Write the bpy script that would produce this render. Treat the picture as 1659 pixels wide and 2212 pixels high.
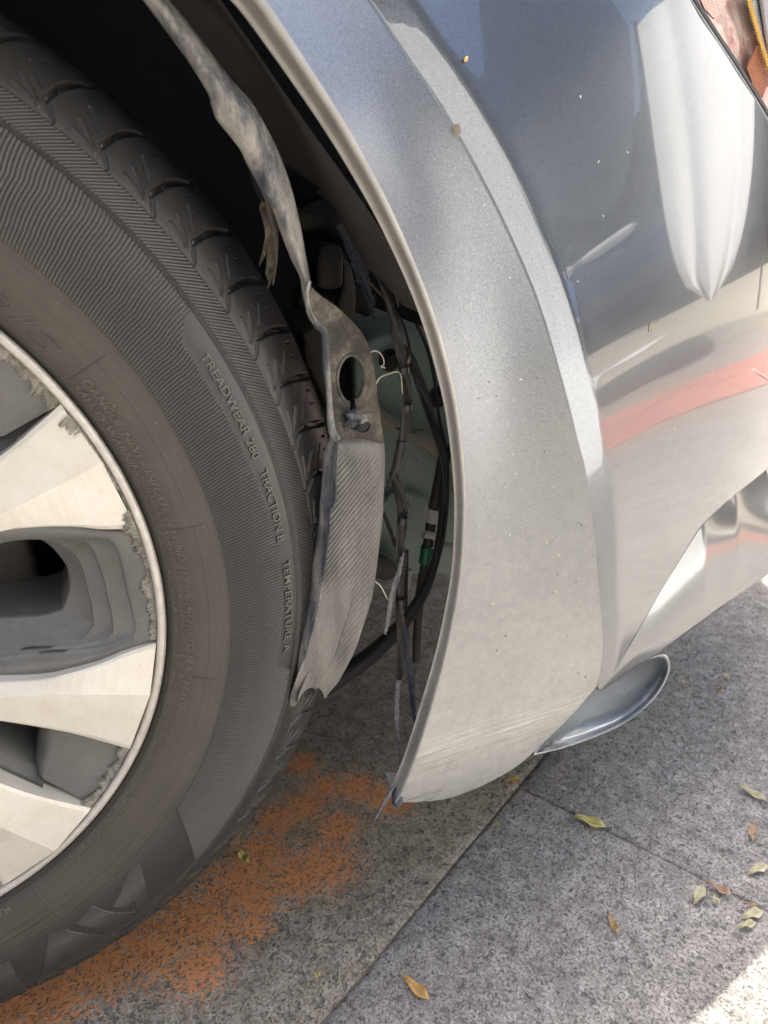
import bpy, bmesh, math, random
import numpy as np
from mathutils import Vector, Matrix
from mathutils.geometry import tessellate_polygon
random.seed(7); rng = np.random.default_rng(7)
R = math.radians
scene = bpy.context.scene
for o in list(bpy.data.objects): bpy.data.objects.remove(o)

# ------------------------------------------------------------------ camera
GZ = 0.342                                   # height of the wheel hub above the ground
CAM = Vector((0.2475, -0.4016, 0.2218 + GZ))
YAW, PITCH = -0.26707, -0.41997
FOC = 1671.0                                 # focal length in units of a 1659 x 2212 picture
cd = bpy.data.cameras.new('camera'); cam = bpy.data.objects.new('camera', cd)
scene.collection.objects.link(cam); scene.camera = cam
cam.location = CAM
cam.rotation_euler = (math.pi/2 + PITCH, 0, YAW)
cd.sensor_fit = 'VERTICAL'; cd.sensor_height = 24; cd.sensor_width = 18
cd.lens = 24*FOC/2212
cd.clip_start = 0.01; cd.clip_end = 400
cd.dof.use_dof = True; cd.dof.focus_distance = 0.50; cd.dof.aperture_fstop = 7.0
scene.render.resolution_x = 768; scene.render.resolution_y = 1024

# ------------------------------------------------------------------ world and sun
SUN_EL, SUN_AZ = R(73.3), R(108)               # azimuth measured from +X towards +Y: the sun stands behind the car
world = bpy.data.worlds.new('World'); scene.world = world; world.use_nodes = True
wt = world.node_tree; bg = wt.nodes['Background']
sky = wt.nodes.new('ShaderNodeTexSky'); sky.sky_type = 'NISHITA'; sky.sun_disc = False
sky.sun_elevation = SUN_EL; sky.sun_rotation = math.pi/2 - SUN_AZ; sky.air_density = 1.0; sky.dust_density = 6.0
wt.links.new(sky.outputs[0], bg.inputs[0]); bg.inputs[1].default_value = 0.15
sd = bpy.data.lights.new('sun', 'SUN'); sun = bpy.data.objects.new('sun', sd); scene.collection.objects.link(sun)
sd.energy = 3.3; sd.angle = R(0.53); sd.color = (1, .93, .80)
L = Vector((math.cos(SUN_EL)*math.cos(SUN_AZ), math.cos(SUN_EL)*math.sin(SUN_AZ), math.sin(SUN_EL)))
sun.rotation_euler = L.to_track_quat('Z', 'Y').to_euler(); sun.location = (0, 2, 6)
scene.view_settings.view_transform = 'Standard'; scene.view_settings.look = 'None'
scene.view_settings.exposure = 1.62; scene.view_settings.gamma = 1
scene.view_settings.use_curve_mapping = False

# ------------------------------------------------------------------ helpers
PSI = R(8)                                   # the car's length axis is turned 8 degrees from the steered wheel's plane
_f = Vector((math.sin(-YAW)*math.cos(PITCH), math.cos(YAW)*math.cos(PITCH), math.sin(PITCH)))
_r = Vector((math.cos(YAW), math.sin(YAW), 0)); _u = _r.cross(_f)
def ray(px, py): return _f + _r*((px-829.5)/FOC) + _u*((1106-py)/FOC)
def car(v): c, s = math.cos(PSI), math.sin(PSI); return Vector((c*v[0]+s*v[1], -s*v[0]+c*v[1], v[2]))
def uncar(v): c, s = math.cos(PSI), math.sin(PSI); return Vector((c*v[0]-s*v[1], s*v[0]+c*v[1], v[2]))
CC = car(CAM)
def atc(px, py, y):                          # photo point -> car frame, on the plane y
    d = car(ray(px, py)); return CC + d*((y-CC.y)/d.y)
def atw(px, py, y=0.0):                      # photo point -> wheel frame (origin at the hub)
    d = ray(px, py); p = CAM + d*((y-CAM.y)/d.y); return Vector((p.x, p.y, p.z-GZ))
def atg(px, py, z=0.0):
    d = ray(px, py); return CAM + d*((z-CAM.z)/d.z)
C = scene.collection
def link(o, parent=None):
    C.objects.link(o)
    if parent: o.parent = parent
    return o
def empty(name, loc=(0,0,0), rz=0, parent=None):
    o = bpy.data.objects.new(name, None); o.location = loc; o.rotation_euler = (0,0,rz); o.empty_display_size = .05
    return link(o, parent)
def tag(o, label=None, cat=None, group=None, kind=None):
    if label: o['label'] = label
    if cat: o['category'] = cat
    if group: o['group'] = group
    if kind: o['kind'] = kind
    return o
def mesh_obj(name, verts, faces, mat, parent=None, smooth=False):
    me = bpy.data.meshes.new(name); me.from_pydata([tuple(v) for v in verts], [], faces); me.update()
    if smooth: me.polygons.foreach_set('use_smooth', [True]*len(me.polygons))
    if mat: me.materials.append(mat)
    return link(bpy.data.objects.new(name, me), parent)
def grid_obj(name, V, mat, parent=None, smooth=True, close_u=False, flip=False):
    V = np.asarray(V, float); n, m = V.shape[:2]
    me = bpy.data.meshes.new(name)
    idx = np.arange(n*m).reshape(n, m)
    if close_u: idx = np.vstack([idx, idx[:1]])
    a, b, c, d = idx[:-1,:-1], idx[1:,:-1], idx[1:,1:], idx[:-1,1:]
    q = np.stack([a, d, c, b] if flip else [a, b, c, d], -1).reshape(-1, 4)
    me.vertices.add(n*m); me.vertices.foreach_set('co', V.reshape(-1))
    me.loops.add(q.size); me.loops.foreach_set('vertex_index', q.reshape(-1).astype(np.int32))
    me.polygons.add(len(q)); me.polygons.foreach_set('loop_start', np.arange(0, q.size, 4, dtype=np.int32))
    me.polygons.foreach_set('use_smooth', np.full(len(q), smooth, bool))
    me.update(calc_edges=True); me.validate()
    if mat: me.materials.append(mat)
    return link(bpy.data.objects.new(name, me), parent)
def bm_obj(name, bm, mat, parent=None, smooth=False):
    me = bpy.data.meshes.new(name); bmesh.ops.recalc_face_normals(bm, faces=bm.faces); bm.to_mesh(me); bm.free()
    if smooth: me.polygons.foreach_set('use_smooth', [True]*len(me.polygons))
    if mat: me.materials.append(mat)
    return link(bpy.data.objects.new(name, me), parent)
def add_box(bm, c, s, rot=None, bev=0):
    r = bmesh.ops.create_cube(bm, size=1); vs = r['verts']
    for v in vs: v.co = Vector((v.co.x*s[0], v.co.y*s[1], v.co.z*s[2]))
    if bev:
        es = list({e for v in vs for e in v.link_edges}); rr = bmesh.ops.bevel(bm, geom=es, offset=bev, segments=2, affect='EDGES')
        vs = list({v for f in rr['faces'] for v in f.verts} | {v for v in vs if v.is_valid})
    for v in vs:
        if rot: v.co = rot @ v.co
        v.co += Vector(c)
def resample(pts, n):
    P = np.array([tuple(p) for p in pts], float); s = np.r_[0, np.cumsum(np.linalg.norm(np.diff(P, axis=0), axis=1))]
    t = np.linspace(0, s[-1], n); return np.stack([np.interp(t, s, P[:,k]) for k in range(P.shape[1])], 1)
def smoothline(pts, n):                      # Catmull-Rom through the points, then evenly spaced
    P = np.array([tuple(p) for p in pts], float); Q = np.vstack([2*P[0]-P[1], P, 2*P[-1]-P[-2]]); out = []
    for i in range(1, len(Q)-2):
        for t in np.linspace(0, 1, 12, endpoint=False):
            a, b, c, d = Q[i-1], Q[i], Q[i+1], Q[i+2]
            out.append(.5*((2*b)+(c-a)*t+(2*a-5*b+4*c-d)*t*t+(3*b-a-3*c+d)*t**3))
    out.append(P[-1]); return resample(out, n)
def tube(name, pts, rad, mat, parent=None, seg=10, n=None, flat=1.0):
    n = n or max(8, len(pts)*5); P = smoothline(pts, n); rad = np.interp(np.linspace(0,1,n), np.linspace(0,1,len(np.atleast_1d(rad))), np.atleast_1d(rad))
    V = np.zeros((n, seg+1, 3)); up = Vector((0,1,0))
    for i in range(n):
        t = Vector(P[min(i+1,n-1)]-P[max(i-1,0)]).normalized(); a = t.cross(up).normalized(); b = t.cross(a)
        for j in range(seg+1):
            w = 2*math.pi*j/seg; V[i,j] = Vector(P[i]) + (a*math.cos(w) + b*math.sin(w)*flat)*rad[i]
    o = grid_obj(name, V, mat, parent)
    return o
def plate(name, outline, holes, thick, mat, parent=None, to3=None, axis=Vector((0,1,0))):
    """a sheet with holes, cut from 2D outlines, given thickness along axis"""
    loops = [[Vector((p[0], p[1], 0)) for p in outline]] + [[Vector((p[0], p[1], 0)) for p in h] for h in holes]
    tris = tessellate_polygon(loops); flat = [p for l in loops for p in l]
    fr = [to3(p.x, p.y) for p in flat]; n = len(flat); V = fr + [v + axis*thick for v in fr]
    F = [tuple(t) for t in tris] + [tuple(reversed([k+n for k in t])) for t in tris]; k0 = 0
    for l in loops:
        m = len(l)
        for k in range(m): a, b = k0+k, k0+(k+1) % m; F.append((a, b, b+n, a+n))
        k0 += m
    o = mesh_obj(name, V, F, mat, parent)
    bm = bmesh.new(); bm.from_mesh(o.data); bmesh.ops.recalc_face_normals(bm, faces=bm.faces); bm.to_mesh(o.data); bm.free()
    return o

# ------------------------------------------------------------------ materials
def mat(name):
    m = bpy.data.materials.new(name); m.use_nodes = True; return m, m.node_tree, m.node_tree.nodes['Principled BSDF']
def N(nt, t, **kw):
    n = nt.nodes.new('ShaderNode'+t)
    for k, v in kw.items():
        if k.startswith('i_'): n.inputs[k[2:].replace('_',' ')].default_value = v
        else: setattr(n, k, v)
    return n
def coords(nt, scale=(1,1,1), which='Object'):
    tc = N(nt, 'TexCoord'); mp = N(nt, 'Mapping'); mp.inputs['Scale'].default_value = scale
    nt.links.new(tc.outputs[which], mp.inputs[0]); return mp.outputs[0]
def ramp(nt, fac, stops, interp='LINEAR'):
    r = N(nt, 'ValToRGB'); cr = r.color_ramp; cr.interpolation = interp
    while len(cr.elements) < len(stops): cr.elements.new(.5)
    for e, (p, c) in zip(cr.elements, stops): e.position = p; e.color = (*c, 1) if len(c) == 3 else c
    nt.links.new(fac, r.inputs[0]); return r.outputs[0]
def g3(v): return (v, v, v)
def noise(nt, vec, scale, detail=4, rough=.55):
    n = N(nt, 'TexNoise'); n.inputs['Scale'].default_value = scale; n.inputs['Detail'].default_value = detail; n.inputs['Roughness'].default_value = rough
    nt.links.new(vec, n.inputs['Vector']); return n.outputs[0]
def mixc(nt, fac, a, b, mode='MIX'):
    m = N(nt, 'Mix', data_type='RGBA', blend_type=mode)
    for sock, v in ((m.inputs[0], fac), (m.inputs[6], a), (m.inputs[7], b)):
        if hasattr(v, 'links') or hasattr(v, 'is_linked'): nt.links.new(v, sock)
        else: sock.default_value = (*v, 1) if isinstance(v, tuple) and len(v) == 3 else v
    return m.outputs[2]
def math_(nt, op, a, b=0, clamp=False):
    m = N(nt, 'Math', operation=op, use_clamp=clamp)
    for s, v in ((m.inputs[0], a), (m.inputs[1], b)):
        if hasattr(v, 'is_linked'): nt.links.new(v, s)
        else: s.default_value = v
    return m.outputs[0]
def bump(nt, b, h, strength, dist=.001, prev=None):
    n = N(nt, 'Bump'); n.inputs['Strength'].default_value = strength; n.inputs['Distance'].default_value = dist
    nt.links.new(h, n.inputs['Height'])
    if prev: nt.links.new(prev, n.inputs['Normal'])
    nt.links.new(n.outputs[0], b.inputs['Normal']); return n.outputs[0]
def simple(name, col, rough=.6, metal=0, nscale=0, var=.25, bstr=0, coat=0, spec=.5, bdist=.001):
    m, nt, b = mat(name); b.inputs['Roughness'].default_value = rough; b.inputs['Metallic'].default_value = metal
    b.inputs['Coat Weight'].default_value = coat; b.inputs['Specular IOR Level'].default_value = spec
    b.inputs['Base Color'].default_value = (*col, 1)
    if nscale:
        v = coords(nt); f = noise(nt, v, nscale, 6, .65)
        c = ramp(nt, f, [(.3, tuple(x*(1-var) for x in col)), (.7, tuple(min(1, x*(1+var)) for x in col))])
        nt.links.new(c, b.inputs['Base Color'])
        if bstr: bump(nt, b, f, bstr, bdist)
    return m
def paint_mat(name, dusty):
    m, nt, b = mat(name); v = coords(nt)
    b.inputs['Metallic'].default_value = .8; b.inputs['Roughness'].default_value = .34 if dusty else .22
    b.inputs['Coat Weight'].default_value = 1.0; b.inputs['Coat Roughness'].default_value = .02; b.inputs['Coat IOR'].default_value = 1.6
    base = (.115, .13, .15) if not dusty else (.16, .175, .195)
    fl = noise(nt, v, 1100, 2, .7)
    c = ramp(nt, fl, [(.25, tuple(x*.62 for x in base)), (.75, tuple(x*1.38 for x in base))])
    # cloudy road dust; the paler tone towards the sill paints in sunlit-ground bounce
    sep = N(nt, 'SeparateXYZ'); nt.links.new(v, sep.inputs[0])
    cloud = noise(nt, v, 9, 5, .6); spk = noise(nt, v, 260, 3, .7)
    low = N(nt, 'MapRange'); low.inputs[1].default_value = .46; low.inputs[2].default_value = .20; nt.links.new(sep.outputs[2], low.inputs[0])
    d = math_(nt, 'MULTIPLY', low.outputs[0], math_(nt, 'ADD', math_(nt, 'MULTIPLY', cloud, .8), .35))
    d = math_(nt, 'MULTIPLY', d, .98 if dusty else .36, True)
    d = math_(nt, 'ADD', d, math_(nt, 'MULTIPLY', ramp(nt, spk, [(.60, g3(0)), (.72, g3(1))]), .10 if dusty else .03), True)
    d = math_(nt, 'MULTIPLY', d, ramp(nt, noise(nt, v, 150, 6, .75), [(.35, g3(.78)), (.65, g3(1.1))]), True)
    c = mixc(nt, d, c, (.53, .525, .49)); nt.links.new(c, b.inputs['Base Color'])
    nt.links.new(math_(nt, 'SUBTRACT', .6 if dusty else .85, math_(nt, 'MULTIPLY', d, .5), True), b.inputs['Metallic'])
    rr = math_(nt, 'ADD', math_(nt, 'MULTIPLY', d, .35), .24 if dusty else .012, True)
    nt.links.new(rr, b.inputs['Coat Roughness'])
    if dusty:
        b.inputs['Coat Weight'].default_value = .55
        vs = coords(nt, (5, 5, 900)); st = noise(nt, vs, 1, 4, .7); vs2 = coords(nt, (14, 14, 420)); st2 = noise(nt, vs2, 1, 5, .7); br = noise(nt, v, 22, 3, .6)
        def zband(z0, z1, z2, z3):
            a = N(nt, 'MapRange'); a.inputs[1].default_value = z0; a.inputs[2].default_value = z1; nt.links.new(sep.outputs[2], a.inputs[0])
            q = N(nt, 'MapRange'); q.inputs[1].default_value = z3; q.inputs[2].default_value = z2; nt.links.new(sep.outputs[2], q.inputs[0])
            return math_(nt, 'MULTIPLY', a.outputs[0], q.outputs[0])
        s1 = math_(nt, 'MULTIPLY', ramp(nt, st, [(.50, g3(0)), (.56, g3(1))]), zband(.183, .190, .206, .213)); s1 = math_(nt, 'MULTIPLY', s1, ramp(nt, noise(nt, coords(nt, (9, 9, 160)), 1, 6, .8), [(.40, g3(0)), (.60, g3(1))]))
        s1 = math_(nt, 'ADD', s1, math_(nt, 'MULTIPLY', ramp(nt, noise(nt, coords(nt, (30, 30, 700)), 1, 6, .8), [(.60, g3(0)), (.68, g3(1))]), zband(.170, .185, .208, .225)), True)
        s2 = math_(nt, 'MULTIPLY', ramp(nt, st2, [(.50, g3(0)), (.60, g3(1))]), math_(nt, 'ADD', zband(.128, .140, .158, .172), math_(nt, 'MULTIPLY', zband(.165, .175, .195, .205), .35)))
        s2 = math_(nt, 'MULTIPLY', s2, ramp(nt, br, [(.42, g3(0)), (.55, g3(1))]))
        mk = math_(nt, 'ADD', s1, s2, True)
        c = mixc(nt, math_(nt, 'MULTIPLY', s1, .8), c, (.74, .73, .70)); c = mixc(nt, math_(nt, 'MULTIPLY', s2, .75), c, (.14, .12, .10)); nt.links.new(c, b.inputs['Base Color'])
        nt.links.new(math_(nt, 'MULTIPLY', math_(nt, 'SUBTRACT', 1, mk), .55), b.inputs['Coat Weight'])
    peel = noise(nt, v, 380, 2, .5); bump(nt, b, peel, .05 if not dusty else .1, .0004)
    return m
M = {}
M['paint'] = paint_mat('clean_paint', False)
M['paint_dusty'] = paint_mat('dusty_paint', True)
M['paint_edge'] = simple('dirty_highlit_lip', (.36, .35, .325), .4, .3, 26, .22, .04, coat=.3)  # dirty lip; the rolled edge's highlight is put into its pale colour
M['scratch'] = simple('bare_scratch', (.62, .60, .56), .5, .3)
M['dam'] = simple('dam_paint', (.42, .45, .48), .22, .6, 30, .1, coat=.8)
M['rubber_seal'] = simple('seal', (.015, .016, .018), .35)
M['black'] = simple('black_plastic', (.018, .018, .02), .6, 0, 60, .3)
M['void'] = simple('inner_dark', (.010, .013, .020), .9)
M['liner'] = simple('liner', (.035, .031, .03), .75, 0, 40, .35, .3)
M['green'] = simple('reservoir', (.42, .52, .46), .45, 0, 14, .15)
M['pale'] = simple('pale_pipe', (.42, .38, .30), .5, 0, 30, .2)
M['white_clip'] = simple('white_clip', (.62, .60, .56), .5, 0, 30, .1)
M['greenband'] = simple('green_band', (.01, .16, .08), .4)
M['metal_dark'] = simple('dim_metal', (.06, .055, .05), .6, .3, 50, .4, .3)
M['metal_tan'] = simple('dim_tan', (.13, .12, .10), .6, .1, 40, .3)
M['rag'] = simple('torn_plastic', (.03, .028, .027), .6, 0, 300, .5, .6)
M['rag_pale'] = simple('torn_pale', (.16, .16, .17), .6, 0, 400, .6, .5)
M['rag_blue'] = simple('torn_blue', (.07, .08, .11), .6, 0, 400, .5, .5)
M['rag_brown'] = simple('torn_brown', (.10, .085, .06), .7, 0, 300, .5, .6)

# dirty torn arch trim
def trim_mat(name, ribs=False):
    m, nt, b = mat(name); b.inputs['Roughness'].default_value = .8
    v = coords(nt); vs = coords(nt, (30, 30, 9)); n1 = noise(nt, vs, 2.2, 8, .68); n2 = noise(nt, v, 700, 4, .7)
    if ribs: c = ramp(nt, n1, [(.30, (.14, .136, .128)), (.5, (.22, .212, .196)), (.7, (.30, .29, .268))])
    else: c = ramp(nt, n1, [(.38, (.06, .066, .078)), (.46, (.15, .155, .165)), (.54, (.33, .315, .285)), (.66, (.48, .46, .425))])
    c = mixc(nt, .35, c, ramp(nt, n2, [(.3, g3(.08)), (.7, g3(.5))]), 'OVERLAY')
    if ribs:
        tp = N(nt, 'Attribute', attribute_name='tops'); c = mixc(nt, 1.0, c, ramp(nt, tp.outputs['Fac'], [(0, g3(.22)), (.35, g3(.75)), (.6, g3(1))]), 'MULTIPLY')  # shading in the valleys between ribs is painted into the colour
    nt.links.new(c, b.inputs['Base Color']); bump(nt, b, n2, .25, .0006)
    return m
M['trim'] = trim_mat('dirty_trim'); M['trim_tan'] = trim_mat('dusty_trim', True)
m, nt, b = mat('dark_trim'); b.inputs['Roughness'].default_value = .85
v = coords(nt); n1 = noise(nt, v, 32, 8, .7); n2 = noise(nt, v, 480, 5, .75)
c = ramp(nt, n1, [(.36, (.03, .028, .026)), (.48, (.075, .068, .058)), (.58, (.17, .155, .125)), (.7, (.32, .295, .24))])
c = mixc(nt, .4, c, ramp(nt, n2, [(.35, g3(.05)), (.7, g3(.6))]), 'OVERLAY')
nt.links.new(c, b.inputs['Base Color']); bump(nt, b, n2, .5, .001); M['trim_dark'] = m

# tyre rubber: brown dust towards the bead, darker towards the tread
m, nt, b = mat('tyre_rubber'); v = coords(nt); sep = N(nt, 'SeparateXYZ'); nt.links.new(v, sep.inputs[0])
rr = math_(nt, 'SQRT', math_(nt, 'ADD', math_(nt, 'POWER', sep.outputs[0], 2), math_(nt, 'POWER', sep.outputs[2], 2)))
mr = N(nt, 'MapRange'); mr.inputs[1].default_value = .22; mr.inputs[2].default_value = .345; nt.links.new(rr, mr.inputs[0])
cr_ = ramp(nt, mr.outputs[0], [(0, (.060, .054, .046)), (.30, (.068, .061, .052)), (.40, (.040, .038, .036)), (.62, (.029, .0285, .028)), (.645, (.035, .034, .032)), (.78, (.042, .040, .037)), (.80, (.036, .035, .034)), (1, (.028, .028, .029))])
n1 = noise(nt, v, 38, 7, .65); n2 = noise(nt, v, 900, 3, .7)
c = mixc(nt, .5, cr_, ramp(nt, n1, [(.25, g3(.32)), (.75, g3(.68))]), 'OVERLAY'); c = mixc(nt, .3, c, ramp(nt, n2, [(.3, g3(.3)), (.7, g3(.7))]), 'OVERLAY')
geo = N(nt, 'NewGeometry'); dust = noise(nt, v, 420, 2, .5)
c = mixc(nt, math_(nt, 'MULTIPLY', ramp(nt, dust, [(.735, g3(0)), (.76, g3(1))]), .35), c, (.4, .38, .33))
tp = N(nt, 'Attribute', attribute_name='tops'); c = mixc(nt, 1.0, c, ramp(nt, tp.outputs['Fac'], [(0, g3(.16)), (.4, g3(.6)), (.5, g3(1)), (1, g3(1.0))]), 'MULTIPLY'); c = mixc(nt, math_(nt, 'MULTIPLY', ramp(nt, tp.outputs['Fac'], [(.6, g3(0)), (1, g3(1))]), .42), c, (.13, .125, .115))  # rib tops dusty; valley shade painted dark to strengthen the relief
nt.links.new(c, b.inputs['Base Color']); b.inputs['Roughness'].default_value = .40; b.inputs['Specular IOR Level'].default_value = .55
bump(nt, b, n2, .12, .0003); M['tyre'] = m
M['tyre_text'] = simple('raised_rubber', (.13, .117, .097), .45, 0, 500, .25)

M['tyre_line'] = simple('moulded_outline', (.115, .108, .096), .35, 0, 500, .25)
# wheel
m, nt, b = mat('machined_face'); v = coords(nt); n1 = noise(nt, v, 46, 8, .7); n2 = noise(nt, v, 520, 3, .7)
c = ramp(nt, n1, [(.3, (.74, .70, .60)), (.5, (.80, .77, .69)), (.7, (.83, .81, .74))])
c = mixc(nt, .22, c, ramp(nt, n2, [(.3, g3(.25)), (.7, g3(.75))]), 'OVERLAY')
nt.links.new(c, b.inputs['Base Color']); b.inputs['Metallic'].default_value = .25; b.inputs['Roughness'].default_value = .42
b.inputs['Coat Weight'].default_value = .15; bump(nt, b, n2, .08, .0005); M['face'] = m
m, nt, b = mat('pocket_grey'); v = coords(nt); n1 = noise(nt, v, 30, 6, .6); n2 = noise(nt, v, 1400, 2, .6)
c = ramp(nt, n1, [(.3, (.14, .142, .138)), (.7, (.19, .192, .186))]); c = mixc(nt, .3, c, ramp(nt, n2, [(.3, g3(.2)), (.7, g3(.8))]), 'OVERLAY')
nt.links.new(c, b.inputs['Base Color']); b.inputs['Metallic'].default_value = .3; b.inputs['Roughness'].default_value = .42; M['pocket'] = m
m, nt, b = mat('kerb_rash'); v = coords(nt); n1 = noise(nt, v, 260, 8, .75); n2 = noise(nt, v, 70, 5, .6)
c = ramp(nt, n1, [(.33, (.22, .21, .18)), (.5, (.42, .40, .34)), (.7, (.60, .58, .50))]); nt.links.new(c, b.inputs['Base Color'])
b.inputs['Roughness'].default_value = .6; b.inputs['Metallic'].default_value = .2; bump(nt, b, n1, .9, .002); M['rash'] = m
M['lip'] = simple('rim_lip', (.62, .59, .55), .38, .3, 90, .18, .1)
M['barrel'] = simple('barrel', (.09, .088, .085), .5, .3, 40, .3)

# ------------------------------------------------------------------ ground
def concrete(name, tan):
    m, nt, b = mat(name); v = coords(nt)
    big = noise(nt, v, 7, 6, .6); mid = noise(nt, v, 60, 5, .65); fine = noise(nt, v, 420, 5, .75)
    A = ((.235, .207, .165), (.355, .32, .262), (.48, .445, .38)) if tan else ((.225, .217, .207), (.325, .313, .298), (.45, .435, .415))
    c = ramp(nt, mid, [(.3, A[0]), (.5, A[1]), (.7, A[2])])
    c = mixc(nt, .75, c, ramp(nt, fine, [(.33, g3(.12)), (.5, g3(.5)), (.66, g3(.86))]), 'OVERLAY')
    c = mixc(nt, .5, c, ramp(nt, big, [(.3, g3(.38)), (.7, g3(.62))]), 'OVERLAY')
    at = N(nt, 'Attribute', attribute_name='spray')
    pm = math_(nt, 'MULTIPLY', math_(nt, 'ADD', at.outputs['Fac'], math_(nt, 'MULTIPLY', math_(nt, 'SUBTRACT', noise(nt, v, 190, 9, .82), .5), 4.4)), 1)
    pm = ramp(nt, pm, [(.42, g3(0)), (.80, g3(1))])
    pm = math_(nt, 'MULTIPLY', pm, ramp(nt, at.outputs['Fac'], [(.05, g3(0)), (.3, g3(1))]))
    if tan: c = mixc(nt, math_(nt, 'MULTIPLY', pm, .95), c, mixc(nt, fine, (.60, .23, .09), (.95, .44, .18)))
    # exposed stones and pits
    w = noise(nt, v, 150, 3, .6); vadd = N(nt, 'VectorMath', operation='ADD')
    sc = N(nt, 'VectorMath', operation='SCALE'); sc.inputs['Scale'].default_value = .009; nz = N(nt, 'TexNoise'); nz.inputs['Scale'].default_value = 200; nt.links.new(v, nz.inputs[0])
    nt.links.new(nz.outputs[1], sc.inputs[0]); nt.links.new(v, vadd.inputs[0]); nt.links.new(sc.outputs[0], vadd.inputs[1])
    vo = N(nt, 'TexVoronoi'); vo.inputs['Scale'].default_value = 165; nt.links.new(vadd.outputs[0], vo.inputs['Vector'])
    sepc = N(nt, 'SeparateColor'); nt.links.new(vo.outputs['Color'], sepc.inputs[0])
    isst = ramp(nt, sepc.outputs[0], [(.0, g3(1)), (.36, g3(1)), (.40, g3(0))])
    core = ramp(nt, vo.outputs['Distance'], [(.30, g3(1)), (.50, g3(0))])
    stone = math_(nt, 'MULTIPLY', isst, core)
    sc_ = ramp(nt, sepc.outputs[1], [(0, (.11, .107, .10)), (.4, (.15, .145, .138)), (.7, (.21, .20, .185)), (.92, (.32, .29, .25)), (1, (.55, .53, .5))])
    cov = math_(nt, 'SUBTRACT', 1, math_(nt, 'MULTIPLY', pm, .75)) if tan else None
    c = mixc(nt, math_(nt, 'MULTIPLY', math_(nt, 'MULTIPLY', stone, cov), .8) if tan else math_(nt, 'MULTIPLY', stone, .7), c, sc_)
    vo2 = N(nt, 'TexVoronoi'); vo2.inputs['Scale'].default_value = 420; nt.links.new(vadd.outputs[0], vo2.inputs['Vector'])
    se2 = N(nt, 'SeparateColor'); nt.links.new(vo2.outputs['Color'], se2.inputs[0])
    pit = math_(nt, 'MULTIPLY', ramp(nt, se2.outputs[0], [(.30, g3(1)), (.34, g3(0))]), ramp(nt, vo2.outputs['Distance'], [(.25, g3(1)), (.5, g3(0))]))
    c = mixc(nt, math_(nt, 'MULTIPLY', pit, .62 if tan else .45), c, (.075, .068, .06))
    nt.links.new(c, b.inputs['Base Color']); b.inputs['Roughness'].default_value = .88
    h = math_(nt, 'SUBTRACT', math_(nt, 'ADD', fine, math_(nt, 'MULTIPLY', mid, .6)), math_(nt, 'ADD', math_(nt, 'MULTIPLY', pit, .9), math_(nt, 'MULTIPLY', stone, .5)))
    bump(nt, b, h, .9, .0022); return m
M['conc_tan'] = concrete('tan_concrete', True); M['conc_grey'] = concrete('grey_concrete', False)
M['dirt'] = simple('joint_dirt', (.22, .18, .135), .95, 0, 300, .5, .5)
g = grid_obj('ground', [[(x, y, -.012) for y in (-60, 60)] for x in (-60, 60)], simple('far_ground', (.42, .39, .33), .9, 0, 2, .12), None, False)
tag(g, kind='structure')
O = atg(1120, 1698); A1 = (atg(1648, 1961)-O).normalized(); B1 = Vector((-A1.y, A1.x, 0))
if B1.y < 0: B1 = -B1
pav = empty('pavement', (O.x, O.y, 0), math.atan2(A1.y, A1.x)); tag(pav, kind='structure')
# local axes of the pavement: +x = along the joint running away from the car, +y = towards the back right
def spray_field(X, Y):
    pts = [(30,2170,.05), (120,2150,.05), (230,2080,.055), (330,2040,.06), (430,1990,.06), (520,1910,.06), (560,1850,.05), (640,1890,.045), (700,1870,.05), (600,1770,.035), (660,1740,.035), (730,1790,.035), (770,1700,.035), (820,1720,.03), (850,1735,.03), (430,2090,.04), (540,2000,.03), (700,1700,.03), (655,1650,.03), (560,1950,.03)]
    f = np.zeros_like(X)
    for px, py, s in pts:
        p = atg(px, py) - O; lx, ly = p.dot(A1), p.dot(B1)
        s *= .50; f = np.maximum(f, np.exp(-((X-lx)**2+(Y-ly)**2)/(2*s*s)))
    return f
def slab(x0, x1, y0, y1, m, step=None, spray=False):
    g = .0010; x0 += g; x1 -= g; y0 += g; y1 -= g
    if step:
        ux = np.linspace(x0, x1, int((x1-x0)/step)); uy = np.linspace(y0, y1, int((y1-y0)/step))
    else: ux = np.array([x0, x1]); uy = np.array([y0, y1])
    e = .003; ux = np.r_[x0, x0, x0+e, ux[1:-1], x1-e, x1, x1]; uy = np.r_[y0, y0, y0+e, uy[1:-1], y1-e, y1, y1]
    X, Y = np.meshgrid(ux, uy, indexing='ij'); Z = np.zeros_like(X)
    Z[1,:] = Z[-2,:] = -.0012; Z[:,1] = Z[:,-2] = -.0012
    Z[0,:] = Z[-1,:] = -.03; Z[:,0] = Z[:,-1] = -.03
    if step:
        jag = np.interp(Y[1,:], np.linspace(y0, y1, 60), rng.normal(0, .0009, 60))
        for i in (0, 1, 2): X[i,:] += jag
        jag2 = np.interp(X[:,-2], np.linspace(x0, x1, 60), rng.normal(0, .0009, 60))
        for i in (-1, -2, -3): Y[:,i] += jag2
        Z[2:-2,2:-2] += .0006*np.sin(X[2:-2,2:-2]*23+Y[2:-2,2:-2]*17)
    o = grid_obj('slab', np.stack([X, Y, Z], -1), m, pav)
    if spray:
        a = o.data.attributes.new('spray', 'FLOAT', 'POINT'); a.data.foreach_set('value', spray_field(X, Y).reshape(-1).astype(np.float32))
    return o
W = 1.25
fil = grid_obj('joint_filler', [[(x, y, -.0028) for y in (-5, 5)] for x in (-5, 5)], M['dirt'], pav, False)
slab(-W, 0, -.78, .47, M['conc_tan'], .008, True)
slab(0, W, -W, 0, M['conc_grey'], .02); slab(0, W, 0, W, M['conc_grey'], .02)
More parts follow.
